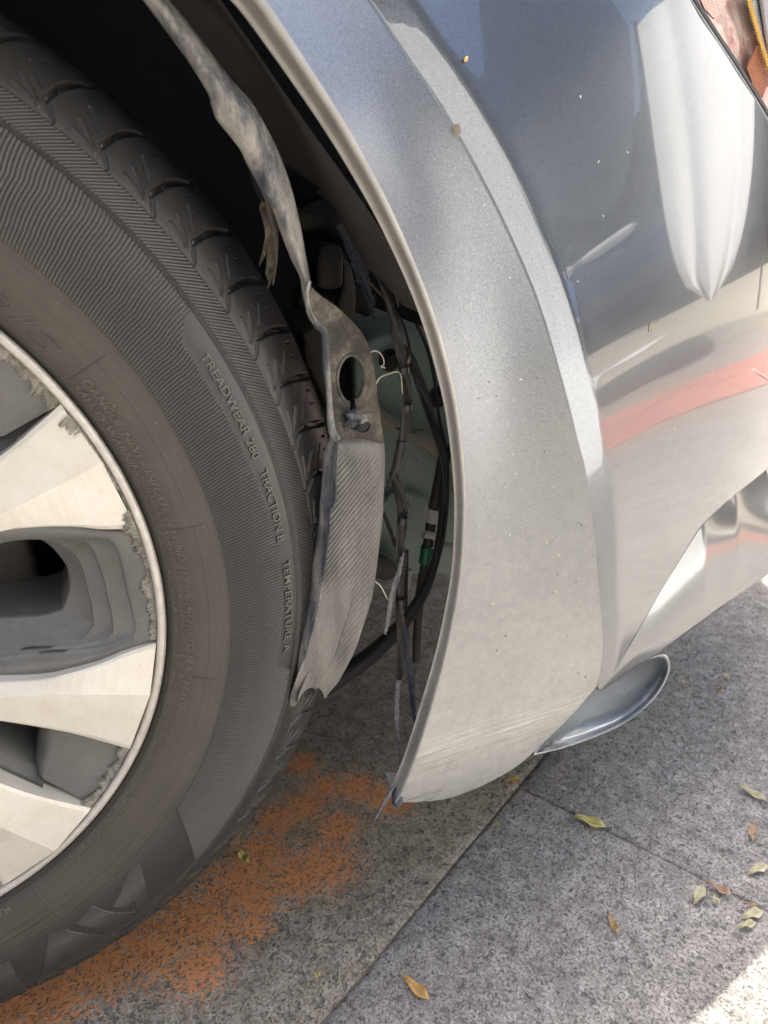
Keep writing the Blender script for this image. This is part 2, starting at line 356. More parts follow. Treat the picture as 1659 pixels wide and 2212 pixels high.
for i in range(-4, 4):
    for j in range(-4, 4):
        if (i, j) in ((-1, -1), (0, -1), (0, 0)): continue
        off = .47 if i == -1 else 0
        slab(i*W, (i+1)*W, j*W+off, (j+1)*W+off, M['conc_grey' if (i*3+j) % 2 else 'conc_tan'])

# ------------------------------------------------------------------ the car
carE = empty('car', (0, 0, 0), PSI); tag(carE, 'silver grey car with torn front wheel arch trim and scraped bumper on the pavement', 'car')
wheel = empty('wheel', (0, 0, GZ), -PSI, carE)

# ---- tyre
prof = np.array([(.2235,.010),(.2262,.004),(.2300,-.001),(.2350,-.0045),(.2450,-.0085),(.2550,-.0105),(.2650,-.0118),(.2750,-.0120),(.2850,-.0108),(.2950,-.0080),(.3035,-.0040),(.3100,.0010),(.3165,.0070),(.3240,.0125),(.3315,.0200),(.3370,.0290),(.3405,.0400),(.3430,.0600),(.3440,.0900),(.3440,.1300),(.3420,.165),(.332,.184),(.312,.198),(.28,.212),(.25,.208),(.226,.195)])
pp = smoothline(np.c_[prof, np.zeros(len(prof))], 4000)[:, :2]
arc = np.r_[0, np.cumsum(np.hypot(*np.diff(pp, axis=0).T))]
def s_of_r(r): return np.interp(r, pp[:700,0], arc[:700]) if False else arc[np.argmin(np.abs(pp[:1500,0]-r) + (pp[:1500,1] > .03)*1)]
S0, S1_, S2_, S3_, S4_ = 0, s_of_r(.262), s_of_r(.3165), s_of_r(.3165)+.045, arc[-1]
ss = np.concatenate([np.linspace(S0, S1_, 62, endpoint=False), np.linspace(S1_, S2_, 110, endpoint=False), np.linspace(S2_, S3_, 74, endpoint=False), np.linspace(S3_, S4_, 34)])
pr = np.interp(ss, arc, pp[:,0]); py_ = np.interp(ss, arc, pp[:,1])
tx = np.gradient(pr, ss); ty = np.gradient(py_, ss); ln = np.hypot(tx, ty); nr, ny = -ty/ln, tx/ln
sgn = -1 if ny[60] > 0 else 1; nr, ny = nr*sgn, ny*sgn
th = np.concatenate([np.arange(-82, 60, 1/17.5), np.arange(60, 278, .75)])
TH, RR = np.meshgrid(th, pr, indexing='ij'); WW = np.broadcast_to(ss - S2_, TH.shape); H = np.zeros_like(TH)
def sm(x, a, b): t = np.clip((x-a)/(b-a), 0, 1); return t*t*(3-2*t)
def gline(d, w): return np.exp(-(d/w)**2)
fine_ = (TH < 60) & (TH > -82)
side = WW < 0
def prof_y(r): return float(np.interp(r, pr[:172], py_[:172]))
# concentric moulded lines and the radial ticks across them
for r0, h0 in ((.2467, .00045), (.2522, .00045)): H += np.where(side, h0*gline(RR-r0, .00032), 0)
H -= np.where(side, .0005*gline(RR-.2585, .0004), 0); H -= np.where(side, .0006*sm(RR, .2590, .2620), 0)
H += np.where(side & (RR < .2312), -.0010*(1-sm(RR, .2300, .2312)), 0)
ticks = np.abs((TH - 32.8 + 11.25) % 22.6 - 11.25)*math.pi/180*RR
H += np.where(side & (RR > .2335) & (RR < .258), .0004*gline(ticks, .0003), 0)
# feathered ribs
def inpoly(x, y, poly):
    r = np.zeros(x.shape, bool); n = len(poly)
    for i in range(n):
        x1, y1 = poly[i]; x2, y2 = poly[(i+1) % n]
        if y1 == y2: continue
        r ^= ((y1 > y) != (y2 > y)) & (x < (x2-x1)*(y-y1)/(y2-y1)+x1)
    return r
rough = .0006*np.abs(((TH*math.pi/180*1100/(2*math.pi)*2*math.pi/ (math.pi)) % 2)-1)
bound = [np.interp(-TH, [-52,-50,-46,-42,-36], [.2845,.2880,.2940,.2999,.3060]), np.interp(-TH, [-58,-46,-34.6,-30,-24.6,-16.7,-11.6,-4,8], [.262,.2725,.2820,.2840,.2878,.2937,.2950,.299,.305]),
         np.interp(-TH, [-30,-18,-5,10,26,38,45], [.262,.2695,.2745,.2790,.2830,.2985,.306]), np.interp(-TH, [2,12,30,45], [.262,.2655,.270,.275]) if False else np.full_like(TH, 9.)]
seg = np.zeros_like(TH); inside = np.full_like(TH, .262); shift = np.zeros_like(TH); sg = np.ones_like(TH)
bs = np.sort(np.stack(bound), axis=0)
cur = np.full_like(TH, .2615); phase_shift = np.zeros_like(TH); sign = 1.0
below = np.sum(bs < RR, axis=0)
for k in range(4):
    hi = np.minimum(bs[k], RR); d = np.clip(hi-cur, 0, None); par = np.where((np.sum(bs < .262, axis=0)+k) % 2 == 0, 1, -1)
    phase_shift -= (d*.36 - np.minimum(d, .018)*d*9); cur = np.maximum(cur, np.minimum(bs[k], RR))
ph = (TH*math.pi/180*.285 + phase_shift)/.00190*2*math.pi
rib = .00085*(np.abs(np.sin(ph/2))**.7)
start = sm(RR, .2632+rough*0, .2642)
tri = inpoly(RR, TH, [(.2615, 62), (.2615, -34.1), (.2640, -34.1), (.3015, -41.7), (.3030, -41.9), (.3030, 62)])
band = inpoly(RR, TH, [(.2990, 31.4), (.2900, 29.4), (.2893, 24.7), (.2900, 19.3), (.2910, 13.9), (.2925, 8.4), (.2940, 4.5), (.2940, -.5), (.2935, -7.5), (.2922, -10.5), (.3035, -11.7), (.3035, 31.4)])
RIBM = side & fine_ & tri & ~band & (RR < .3028) & (RR > .2635)
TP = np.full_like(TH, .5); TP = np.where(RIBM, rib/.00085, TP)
H += np.where(side & fine_ & tri & ~band & (RR < .3028), rib*start + .0002, 0)
H += np.where(side & band, .00015, 0)
# big brand shapes, ribbed on the plain field
shapes = [[(.2665,-44.0),(.2669,-46.8),(.2780,-52.1),(.2879,-51.4),(.2850,-50.2),(.2870,-50.0),(.2990,-52.1),(.3050,-54.0),(.2901,-55.6),(.2700,-57.1),(.2662,-53.6),(.2830,-52.9),(.3065,-51.1),(.2925,-48.8)],
          [(.2655,-60.9),(.3055,-68.5),(.3060,-65.7),(.2862,-61.9),(.2916,-61.6),(.3053,-60.3),(.3055,-56.9),(.2881,-57.4),(.2695,-58.7)],
          [(.2660,-71.5),(.2678,-67.3),(.2828,-68.3),(.3057,-69.7),(.3053,-72.8),(.2963,-72.5),(.282,-73.5)]]
brand = np.zeros(TH.shape, bool)
for sh in shapes: brand |= inpoly(RR, TH, sh)
ph2 = (TH*math.pi/180*.285*.8 + RR*1.0 + (RR-.262)**2*30)/.00118*2*math.pi
H += np.where(side & brand, .0002+.0006*np.abs(np.sin(ph2/2)), 0)
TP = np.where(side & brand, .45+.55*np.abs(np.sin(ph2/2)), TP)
# groove, hatched band, shoulder step
H -= np.where(side, .0011*gline(RR-.3040, .00055), 0)
hb = sm(RR, .3049, .3053)*(1-sm(RR, .3156, .3162))*side
ph3 = (TH*math.pi/180*.310 + (RR-.305)*1.05)/.00205*2*math.pi
H += np.where(fine_, hb*(.0008*np.abs(np.sin(ph3/2))+.0003), hb*.0005)
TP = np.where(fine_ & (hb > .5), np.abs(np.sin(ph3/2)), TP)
H -= .0008*gline(WW-.0002, .0006)
# tread blocks with hooked side grooves
PT = 5.02; al = (TH-49.1) % PT
def segd(w, a, p, q):                                    # distance to a segment, a in degrees -> metres
    x, y = w, a*math.pi/180*.325; x1, y1 = p[0], p[1]*math.pi/180*.325; x2, y2 = q[0], q[1]*math.pi/180*.325
    t = np.clip(((x-x1)*(x2-x1)+(y-y1)*(y2-y1))/((x2-x1)**2+(y2-y1)**2), 0, 1); return np.hypot(x-x1-t*(x2-x1), y-y1-t*(y2-y1)), t
def seg2(p, q):
    d0, t0 = segd(WW, al, p, q); d1, t1 = segd(WW, al-PT, p, q); d2, t2 = segd(WW, al+PT, p, q)
    i = np.argmin(np.stack([d0, d1, d2]), 0); return np.choose(i, [d0, d1, d2]), np.choose(i, [t0, t1, t2])
T = WW > -.0005; TR = T & (WW < .05)
d, t = seg2((.0010, .15), (.0085, 1.45)); H -= np.where(TR, .0011*sm(-d, -.0013, -.0006), 0)
d, t = seg2((.0010, .15), (.0010, -1.2)); 
d, t = seg2((.0085, 1.45), (.0200, 1.15)); H -= np.where(TR, (.0012+.0035*t)*sm(-d, -.0019, -.0008), 0)
d, t = seg2((.0200, 1.15), (.0480, -.6)); H -= np.where(TR, .0048*sm(-d, -.0021, -.0012), 0)
d, t = seg2((.0045, -1.7+.4), (.0150, 3.15-5.02+3.2)); 
d, t = seg2((.0125, 2.3), (.0215, 3.9)); H -= np.where(TR, .0012*sm(-d, -.0007, -.0002), 0)
d, t = seg2((.0030, 1.35+.2), (.0120, 3.9)); H += np.where(TR, .0008*sm(-d, -.0010, -.0005), 0)
d, t = seg2((.0030, 1.55), (.0050, 3.9)); H += np.where(TR, .0008*sm(-d, -.0009, -.0004), 0)
d, t = seg2((.0250, 3.05), (.0305, 2.75)); H -= np.where(TR, .0016*sm(-d, -.0005, -.0002), 0)
d, t = seg2((.0270, 4.35), (.0320, 4.05)); H -= np.where(TR, .0016*sm(-d, -.0005, -.0002), 0)
H += np.where(T, .0005*np.sin(WW*900)*0, 0)
for w0 in (.078, .118): H -= np.where(WW > .05, .005*gline(WW-w0, .004), 0)
# road flattening keeps the tyre on the ground
RD = RR + nr*H; Y = py_ + ny*H
X = RD*np.cos(np.radians(TH)); Z = np.maximum(RD*np.sin(np.radians(TH)), -GZ+.001)
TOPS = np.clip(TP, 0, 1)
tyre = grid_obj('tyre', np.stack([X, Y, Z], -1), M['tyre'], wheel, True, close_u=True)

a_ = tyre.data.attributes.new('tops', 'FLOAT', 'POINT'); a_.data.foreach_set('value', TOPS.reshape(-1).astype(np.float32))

# ---- lettering moulded into the sidewall
def lettering(name, text, r, th0, th1, size, weight=0.0, lift=.0003, shear=0.0, hollow=False, m=None, xs=1.0):
    cu = bpy.data.curves.new(name, 'FONT'); cu.body = text; cu.size = size; cu.extrude = .0002/size*size; cu.offset = weight; cu.shear = shear; cu.resolution_u = 3
    if hollow: cu.fill_mode = 'NONE'; cu.extrude = 0; cu.bevel_depth = .00016; cu.bevel_resolution = 0
    ob = bpy.data.objects.new(name, cu); C.objects.link(ob); bpy.context.view_layer.update()
    me = bpy.data.meshes.new_from_object(ob.evaluated_get(bpy.context.evaluated_depsgraph_get()))
    bpy.data.objects.remove(ob); n = len(me.vertices); co = np.zeros(n*3); me.vertices.foreach_get('co', co); co = co.reshape(-1, 3)
    x0, x1 = co[:,0].min(), co[:,0].max(); t = np.radians(th0 + (co[:,0]-x0)/(x1-x0)*(th1-th0)); rr = r + co[:,1]*xs
    yy = np.interp(rr, pr[:172], py_[:172]) - lift - co[:,2]
    co2 = np.stack([rr*np.cos(t), yy, rr*np.sin(t)], -1); me.vertices.foreach_set('co', co2.reshape(-1)); me.update()
    me.materials.clear(); me.materials.append(m or M['tyre_text']); return link(bpy.data.objects.new(name, me), wheel)
lettering('lettering', 'DANGER: NEVER INFLATE BEYOND 275 kPa (40 psi) TO SEAT BEADS.', .2395, 31.9, -18.3, .0052, .00006, shear=.2)
lettering('lettering', 'SAFETY WARNING:', .2338, 31.9, 17.3, .0050, .00006, shear=.2)
lettering('lettering', "SERIOUS INJURY MAY RESULT FROM * TIRE FAILURE DUE TO UNDERINFLATION - OVERLOADING - FOLLOW OWNER'S MANUAL OR TIRE PLACARD", .2362, 16.6, -52.2, .0031, .00004, shear=.1)
lettering('lettering', 'IN VEHICLE.  *  EXPLOSION OF TIRE/RIM ASSEMBLY DUE TO IMPROPER MOUNTING - ONLY SPECIALLY TRAINED PERSONS SHOULD MOUNT TIRES', .2322, 16.6, -53.4, .0031, .00004, shear=.1)
lettering('lettering', 'RA', .2335, -62.2, -65.2, .0056, .00005)
lettering('lettering', 'TREADWEAR 280', .2935, 27.6, 15.6, .0060, .00002, lift=.0004, m=M['tyre_line'])
lettering('lettering', 'TRACTION B', .2946, 14.1, 5.5, .0060, .00002, lift=.0004, m=M['tyre_line'])
lettering('lettering', 'TEMPERATURE A', .2958, 3.0, -8.9, .0058, .00002, lift=.0004, m=M['tyre_line'])
lettering('lettering', '91S', .2352, 45.6, 36.0, .0125, hollow=True, lift=.00045, m=M['tyre_text'], shear=.35)

# ---- rim
def lathe(name, prf, m, parent, n=240, flip=False):
    t = np.linspace(0, 2*math.pi, n, endpoint=False); P = np.array(prf, float)
    V = np.stack([P[None,:,0]*np.cos(t)[:,None], np.broadcast_to(P[None,:,1], (n, len(P))), P[None,:,0]*np.sin(t)[:,None]], -1)
    return grid_obj(name, V, m, parent, True, close_u=True)
t_ = np.linspace(-.6, math.pi+.4, 14)
lathe('rim_lip', [(.2215,.012),(.2217,.004)] + [(.2252-.0026*math.cos(a), .0012-.0026*math.sin(a)) for a in t_] + [(.2268,.012)], M['lip'], wheel)
lathe('barrel', [(.2217,.012),(.2190,.020),(.2120,.030),(.2060,.06),(.2030,.11),(.2100,.17),(.2250,.2)], M['barrel'], wheel)
CG = 1.2
def pol3(r, th, y): return (r*math.cos(R(th)), y, r*math.sin(R(th)))
def strip_between(U, F, n): return resample(U, n), resample(F, n)
def blade(parent, c, s, m, idx):
    """one raised face of a twin spoke: two facets meeting in a shallow fold, with side walls"""
    n = 26
    up = smoothline([(.2222,29.6),(.205,29.0),(.182,28.3),(.15,28.4),(.12,29.5),(.09,32.0),(.062,36.0)], n) if True else 0
    up = np.array([(p[0], p[1]) for p in resample([(.2222,29.6,0),(.205,29.0,0),(.182,28.3,0),(.15,28.4,0),(.12,29.5,0),(.09,32.0,0),(.062,36.0,0)], n)])
    def cv(l): 
        q = [(a*math.cos(R(b)), a*math.sin(R(b)), 0) for a, b in l]; return smoothline(q, n)
    U = cv([(.2222,29.6),(.205,29.0),(.182,28.3),(.15,28.4),(.12,29.5),(.09,32.0),(.062,36.0)])
    F = cv([(.2222,20.6 if s > 0 else 18.2),(.19,20.4 if s > 0 else 18.6),(.1646,20.3 if s > 0 else 19.4),(.14,21.0),(.11,23.0),(.085,26.0),(.062,30.0)])
    Lw = cv([(.2222,9.6),(.205,11.2),(.192,13.2),(.1731,15.6),(.1593,17.0),(.130,18.6),(.100,20.0),(.075,21.5),(.060,22.0)])
    def dep(r): return .0005 + .010*max(0, (.2222-r)/.16)**1.6*0 - .004*math.sin(min(1, max(0, (.2222-r)/.10))*math.pi/2)
    V = []
    for i in range(n):
        row = []
        for P, off, q in ((U, .016, 0), (U, .0012, 0), (U, .0, .08), (F, -.0035, 0), (Lw, .0, .08), (Lw, .0012, 0), (Lw, .018, 0)):
            p = P[i]*(1-q) + F[i]*q; rr = math.hypot(p[0], p[1]); row.append((p[0], dep(rr)+off, p[1]))
        V.append(row)
    V = [[(r0[0]+(-r0[0]*.002), r0[1]+.016, r0[2]) for r0 in V[0]]] + V
    co = np.array(V); a = math.atan2(0, 1); cc, sc = math.cos(R(c)), math.sin(R(c)); x, z = co[...,0].copy(), co[...,2].copy()*s
    co[...,0] = x*cc - z*sc; co[...,2] = x*sc + z*cc
    return grid_obj('spoke_face', co, m, parent, False, flip=(s < 0))
def rot_local(pts, c):                                   # (along the spoke, across it, depth) -> wheel frame
    cc, sc = math.cos(R(c)), math.sin(R(c)); return [(a*cc-b*sc, y, a*sc+b*cc) for a, b, y in pts]
def ring(l, n=72):
    P = smoothline([(a, b, 0) for a, b in l+[l[0]]], n); return P
RG = {'o': [(.2222,-.0385),(.2240,-.018),(.2242,.007),(.2222,.033),(.205,.0365),(.185,.0425),(.165,.0475),(.150,.0495),(.125,.049),(.100,.043),(.085,.030),(.080,0),(.085,-.030),(.100,-.045),(.132,-.0500),(.160,-.0510),(.182,-.0480),(.203,-.0425)],
      1: [(.2060,-.0330),(.2090,-.025),(.2080,-.002),(.2070,.022),(.2030,.0310),(.190,.0335),(.175,.036),(.160,.0385),(.150,.039),(.125,.038),(.105,.033),(.095,.02),(.092,0),(.095,-.02),(.108,-.033),(.154,-.0345),(.175,-.0375),(.190,-.0375)],
      2: [(.1960,-.0290),(.1970,-.017),(.1965,.0),(.1960,.011),(.1930,.027),(.186,.0320),(.172,.0345),(.158,.0365),(.148,.0365),(.125,.034),(.108,.028),(.100,.016),(.098,0),(.100,-.016),(.112,-.028),(.150,-.0325),(.172,-.0355),(.189,-.0340)],
      3: [(.1860,-.0240),(.1870,-.009),(.1865,.0),(.1860,.012),(.1830,.023),(.174,.0320),(.164,.0345),(.154,.0350),(.144,.0340),(.125,.030),(.112,.024),(.105,.014),(.103,0),(.105,-.014),(.115,-.022),(.140,-.0290),(.160,-.0330),(.177,-.0325)],
      4: [(.1700,-.0135),(.1760,-.002),(.1772,.006),(.1770,.014),(.1720,.0255),(.166,.0320),(.160,.0340),(.150,.0330),(.140,.0290),(.125,.025),(.116,.02),(.110,.012),(.108,0),(.110,-.008),(.116,-.0115),(.130,-.0125),(.145,-.0140),(.159,-.0155)]}
def spoke(k):
    c = CG + 72*k
    O0 = ring(RG['o']); rings = []
    def add(P, y, q=1.0):
        cen = np.array([.145, .004, 0]); rings.append([((p-cen)*q+cen)[0:2].tolist()+[y] for p in P])
    add(O0, .0200); add(O0, .0045); add(O0, .0040, .985)
    d = .0048
    for kk, dd in ((1, .0026), (2, .0028), (3, .0032)):
        P = ring(RG[kk]); add(P, d, 1.012); add(P, d+.0006, 1.0); d += dd; add(P, d, .975)
    P4 = ring(RG[4]); add(P4, d+.001, 1.03); add(P4, d+.004, .99); add(P4, .030, .93); add(P4, .060, .86)
    V = [rot_local([tuple(p) for p in rg], c) for rg in rings]
    sp = grid_obj('spoke', np.array(V), M['pocket'], wheel, True)
    return sp
def gap(k):
    """grey shoulder at the rim between two twin spokes, with the opening behind"""
    c = CG - 36 + 72*k; V = []
    n = 30
    for y, rr0, q in ((.0045, .2225, 6.6), (.0055, .2205, 6.5), (.0085, .1830, 5.9), (.0105, .1790, 5.5), (.0200, .1740, 5.0), (.06, .170, 4.6)):
        V.append([pol3(rr0 - (0 if rr0 > .2 else .010*(t-.5)), c+q*(2*t-1), y) for t in np.linspace(0, 1, n)])
    o = grid_obj('rim_shoulder', np.array(V), M['pocket'], wheel, True)
    for sgn_ in (-1, 1):
        V = []
        for rr0, y in [(r_, y_) for r_, y_ in ((.2225,.0045),(.205,.006),(.185,.008),(.150,.010),(.115,.010),(.08,.010))]:
            th_ = c + sgn_*(6.6 + 0.9); V.append([pol3(rr0, th_ + (sgn_*-1.7 if j > 1 else 0), y + (0 if j == 0 else .004 if j == 1 else .006 if j == 2 else .05)) for j in range(4)])
        grid_obj('spoke_flank', np.array(V), M['pocket'], wheel, True)
def rash(k):
    """kerb scrapes: a ragged crust of torn metal along the outer ends of the spokes"""
    out = []
    for a0, a1, depth, dens in ((10.6, -8.0, .0065, 1), (29.3, 9.8, .0125, 1.2), (46, 30.5, .0105, 1.2), (-28, -45, .0070, 1.0)) if k == 0 else ((9.6, -8.5, .004, 1), (29.3, 9.8, .006, 1)):
        n = int(abs(a1-a0)*11); V = []
        env = np.interp(np.linspace(0,1,n), np.linspace(0,1,14), np.r_[.6, rng.uniform(.35, 1.15, 12), .5])
        if a0 == 29.3: env *= np.interp(np.linspace(0,1,n), [0,.1,.45,.55,.62,.78,.8,1], [1.2,1.0,.9,.55,.05,.05,.6,.55])
        for i in range(n):
            th_ = CG + 72*k + a0 + (a1-a0)*i/(n-1) - CG*(k == 0); e = depth*env[i]*rng.uniform(.60, 1.15); row = []
            for j, q in enumerate((0, .03, .3, .6, .85, 1.0)):
                y = (-.0004 if a0 in (29.3,) else .0030) - rng.uniform(.0002, .0012)*(0 if j in (0, 5) else 1) + (.0012 if j == 0 else .0012 if j == 5 else 0)
                row.append(pol3(.2225 - e*q, th_ - q*e*90*.5, y))
            V.append(row)
        out.append(grid_obj('kerb_scrape', np.array(V), M['rash'], wheel, False))
    return out
for k in range(5):
    spoke(k); gap(k)
    blade(wheel, CG+72*k, 1, M['face'], 0); blade(wheel, CG+72*k, -1, M['face'], 1)
rash(0)
lathe('hub_cap', [(0.001,-.004),(.028,-.004),(.032,-.002),(.034,.004),(.036,.012),(.060,.012),(.066,.016),(.075,.03)], M['pocket'], wheel, 96)
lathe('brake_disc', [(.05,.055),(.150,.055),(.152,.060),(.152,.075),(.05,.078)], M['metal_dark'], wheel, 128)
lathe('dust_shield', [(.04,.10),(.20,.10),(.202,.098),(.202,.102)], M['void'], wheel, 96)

# ---- body surface: how far in (y) the side of the car lies at (x, z) of the car frame
def crease_px(): return [(1296,1490),(1300,1400),(1290,1280),(1265,1040),(1245,950),(1215,820),(1180,680),(1140,560),(1085,420),(1000,235),(935,120),(870,0)]
ZH = GZ
archP = [atc(px, py, -.065) for px, py in [(862,1742),(905,1620),(955,1450),(985,1310),(1000,1200),(1005,1060),(990,900),(960,760),(925,640),(862,480),(790,345),(700,215),(577,0)]]
creaP = [atc(px, py, -.062) for px, py in crease_px()]
_q = [(math.atan2(p.z-ZH, p.x), math.hypot(p.x, p.z-ZH)) for p in archP]; _cf = np.polyfit([a for a, r in _q], [r for a, r in _q], 4, w=[4, 2]+[1]*(len(_q)-2))
archP = [Vector((float(np.polyval(_cf, a))*math.cos(a), -.065, ZH+float(np.polyval(_cf, a))*math.sin(a))) for a, r in _q]
_re = float(np.polyval(_cf, _q[-1][0]))
for a in range(46, 214, 3): archP.append(Vector((_re*math.cos(R(a)), -.065, ZH+_re*math.sin(R(a)))))
for a in range(41, 214, 3): creaP.append(Vector((.460*math.cos(R(a))+.000*(a < 80), -.062, ZH+.460*math.sin(R(a)))))
_ca = np.array([(math.atan2(p.z-ZH, p.x), math.hypot(p.x, p.z-ZH)) for p in creaP]); _ca[_ca[:,0] < -1.2, 0] += 2*math.pi
def dcrease(x, z):
    a = math.atan2(z-ZH, x); a += 2*math.pi if a < -1.2 else 0
    return math.hypot(x, z-ZH) - float(np.interp(a, _ca[:,0], _ca[:,1]))
def gy(x, z):
    d = dcrease(x, z); y = -.065
    if d > 0: y += .0010*min(1, d/.018) + .034*(1-math.exp(-(math.sqrt(max(0, d-.0175)**2+.004**2)-.004)/.10)) + .02*max(0, d-.017)
    else: y += .010*min(1, -d/.055)**2*0
    y += .62*max(0, x-.43)**2 + .9*max(0, x-.80)**2
    y += .40*max(0, z-.34)**2*(1 if z < .8 else 1) + .10*max(0, .26-z)**1.3*(d > 0)
    return y
def hit(px, py, off=0.0):
    d = car(ray(px, py)); t = .2
    for i in range(400):
        p = CC + d*t; g_ = gy(p.x, p.z)+off
        if p.y >= g_: break
        t += max(.0008, (g_-p.y)*.35)
    return CC + d*t
def body_patch(name, A, B, nu, nv, m, off=0.0, shape=None, thick=0, power=1.0):
    Aq, Bq = A, B; V = np.zeros((nu, nv, 3))
    for i in range(nu):
        for j in range(nv):
            q = (j/(nv-1))**power; x = Aq[i][0]*(1-q)+Bq[i][0]*q; z = Aq[i][1]*(1-q)+Bq[i][1]*q
            V[i,j] = (x, gy(x, z)+off, z)
    return grid_obj(name, V, m, carE, True)
xz = lambda P: [(p[0], p[2]) for p in P]
def rs2(pts, n): return smoothline([(p[0], p[1], 0) for p in pts], n)[:, :2]
# flared panel between the arch edge and the crease; its lower end follows the scraped bottom edge
NF = 26
front_arch = [p for p in xz(archP) if math.atan2(p[1]-ZH, p[0]) < R(60) and p[0] > 0]
front_crea = [p for p in xz(creaP) if math.atan2(p[1]-ZH, p[0]) < R(60) and p[0] > 0]
A = rs2(front_arch, 150); B = rs2(front_crea, 150)
bot = rs2([(p.x, p.z) for p in [atc(px, py, -.065) for px, py in [(862,1742),(920,1743),(980,1737),(1040,1717),(1080,1698),(1130,1668),(1180,1622),(1240,1560),(1296,1490)]]], NF)
V = np.zeros((150, NF, 3))
for i in range(150):
    f = math.exp(-(i/14)**1.5)
    for j in range(NF):
        q = j/(NF-1); x = A[i,0]*(1-q)+B[i,0]*q; z = A[i,1]*(1-q)+B[i,1]*q
        x0 = A[0,0]*(1-q)+B[0,0]*q; z0 = A[0,1]*(1-q)+B[0,1]*q
        x += f*(bot[j,0]-x0); z += f*(bot[j,1]-z0); lf = max(0, 1-i/16.)
        # slight hollow across the flare, roll-in along the bottom edge
        y = -.065 + .0035*math.sin(math.pi*q)*(1) + .004*lf**3 + .10*max(0, z-.55)*q*0
        V[i,j] = (x, y + .40*max(0, z-.34)**2*q, z)
Vf = V
bumper = grid_obj('bumper', V, M['paint_dusty'], carE, True)
tag(bumper, None)
# thickness seen along the bottom edge
Vb = np.stack([V[0], V[0]+np.array([-.001,.003,.002]), V[0]+np.array([.0,.020,.010])], 0)
grid_obj('bumper_edge', Vb, M['paint_dusty'], bumper, True)
# corner panel beyond the crease
seam_px = [(1296,1490),(1350,1410),(1390,1340),(1430,1270),(1475,1198),(1520,1130),(1590,1065),(1659,1010)]
seamP = [hit(px, py) for px, py in seam_px]
hl_px = [(1659,257),(1640,226),(1600,163),(1560,102),(1520,42),(1493,0)]
hlP = [hit(px, py) for px, py in hl_px]
s_end = seamP[-1]
low = [(p.x, p.z) for p in seamP] + [(s_end.x+.07, s_end.z+.012), (s_end.x+.16, s_end.z+.015), (.94, s_end.z+.015)]
top_ = [(.94, hlP[0].z-.07), (.86, hlP[0].z-.055), (.78, hlP[0].z-.035)] + [(p.x, p.z) for p in hlP]
hx, hz = top_[-1]
ext = [(hx-.035, hz+.055), (hx-.08, hz+.115), (hx-.13, hz+.165)]
nB = 150
tt = np.linspace(0, 1, nB)
nB = 190; outer = resample([(a, b, 0) for a, b in low+top_+ext], nB)[:, :2]
_ll = np.linalg.norm(np.diff(np.array(low), axis=0), axis=1).sum(); _lt = np.linalg.norm(np.diff(np.array(low+top_+ext), axis=0), axis=1).sum(); nL = int(nB*_ll/_lt)
# V: lower seam fans from the crease; columns run left (crease) to right (outer)
crv = rs2(front_crea, nB)
key_c = np.interp(np.linspace(0, 1, nB), [0, _ll/_lt, 1], [0, .55, 1])
ci = np.stack([np.interp(key_c, np.linspace(0,1,nB), crv[:,k]) for k in (0,1)], 1)
V = np.zeros((nB, 110, 3))
for i in range(nB):
    for j in range(110):
        q = (j/109)**1.25; x = ci[i,0]*(1-q)+outer[i,0]*q; z = ci[i,1]*(1-q)+outer[i,1]*q
        V[i,j] = (x, gy(x, z), z)
V[:,0,1] += 0.0003
# weld the corner panel to the flare along the crease
corner = grid_obj('bumper_corner', V, M['paint'], bumper, True)
edge = V[:nL, -1]                                            # rolled lower edge
grid_obj('corner_edge', np.stack([V[:nL,-1], V[:nL,-1]+np.array([0,.0015,-.0008]), V[:nL,-1]+np.array([0,.012,.003])], 0), M['paint'], bumper, True)
# rolled arch lip and its return flange
def lip(name, P, m, parent, w0=1.0):
    n = len(P); V = []
    for i in range(n):
        p = np.array(P[i]); a = math.atan2(p[2]-ZH, p[0]); r = math.hypot(p[0], p[2]-ZH); row = []
        ad = math.degrees(a); kw = float(np.interp(ad, [-30, -15, 0, 25, 50, 180], [.32, .36, .36, .52, .85, .85])); ky = float(np.interp(ad, [-30, -15, 0, 25, 50, 180], [.62, .6, .45, .5, .8, .8]))
        for dr, dy in ((.0005,-.0003),(-.0012,-.0016),(-.0030,-.0019),(-.0046,-.0008),(-.0054,.002),(-.0058,.007),(-.0066,.0125),(-.0088,.0140),(-.0100,.0142)):
            row.append((math.cos(a)*(r+dr*kw), p[1]+dy*ky, ZH+math.sin(a)*(r+dr*kw)))
        V.append(row)
    return grid_obj(name, V, m, parent, True)
lip_front = [tuple(v) for v in Vf[:,0]]
lip('arch_lip', lip_front, M['paint_edge'], bumper)

# fender, hood, doors and roof: beyond the frame, they cast the shade the photograph is taken in
fa = [p for p in xz(archP) if math.atan2(p[1]-ZH, p[0]) > R(54.5) or p[0] < 0]; fc = [p for p in xz(creaP) if math.atan2(p[1]-ZH, p[0]) > R(58) or p[0] < 0]
A = rs2([front_arch[-1]]+fa, 120); B = rs2([front_crea[-1]]+fc, 120)
V = np.zeros((120, 8, 3))
for i in range(120):
    for j in range(8):
        q = j/7; x = A[i,0]*(1-q)+B[i,0]*q; z = A[i,1]*(1-q)+B[i,1]*q; V[i,j] = (x, -.065+.40*max(0, z-.34)**2*q, z)
fender = grid_obj('fender', V, M['paint'], carE, True)
lip('fender_lip', [tuple(v) for v in V[:,0]], M['paint_edge'], fender)
ex, ez = outer[-1]
fo = [(ex, ez), (.40, .93), (.2, .975), (0, .99), (-.3, 1.0), (-.6, 1.01), (-.8, 1.01), (-.82, .8), (-.82, .5), (-.82, .25), (-.75, .19), (-.46, .19)]
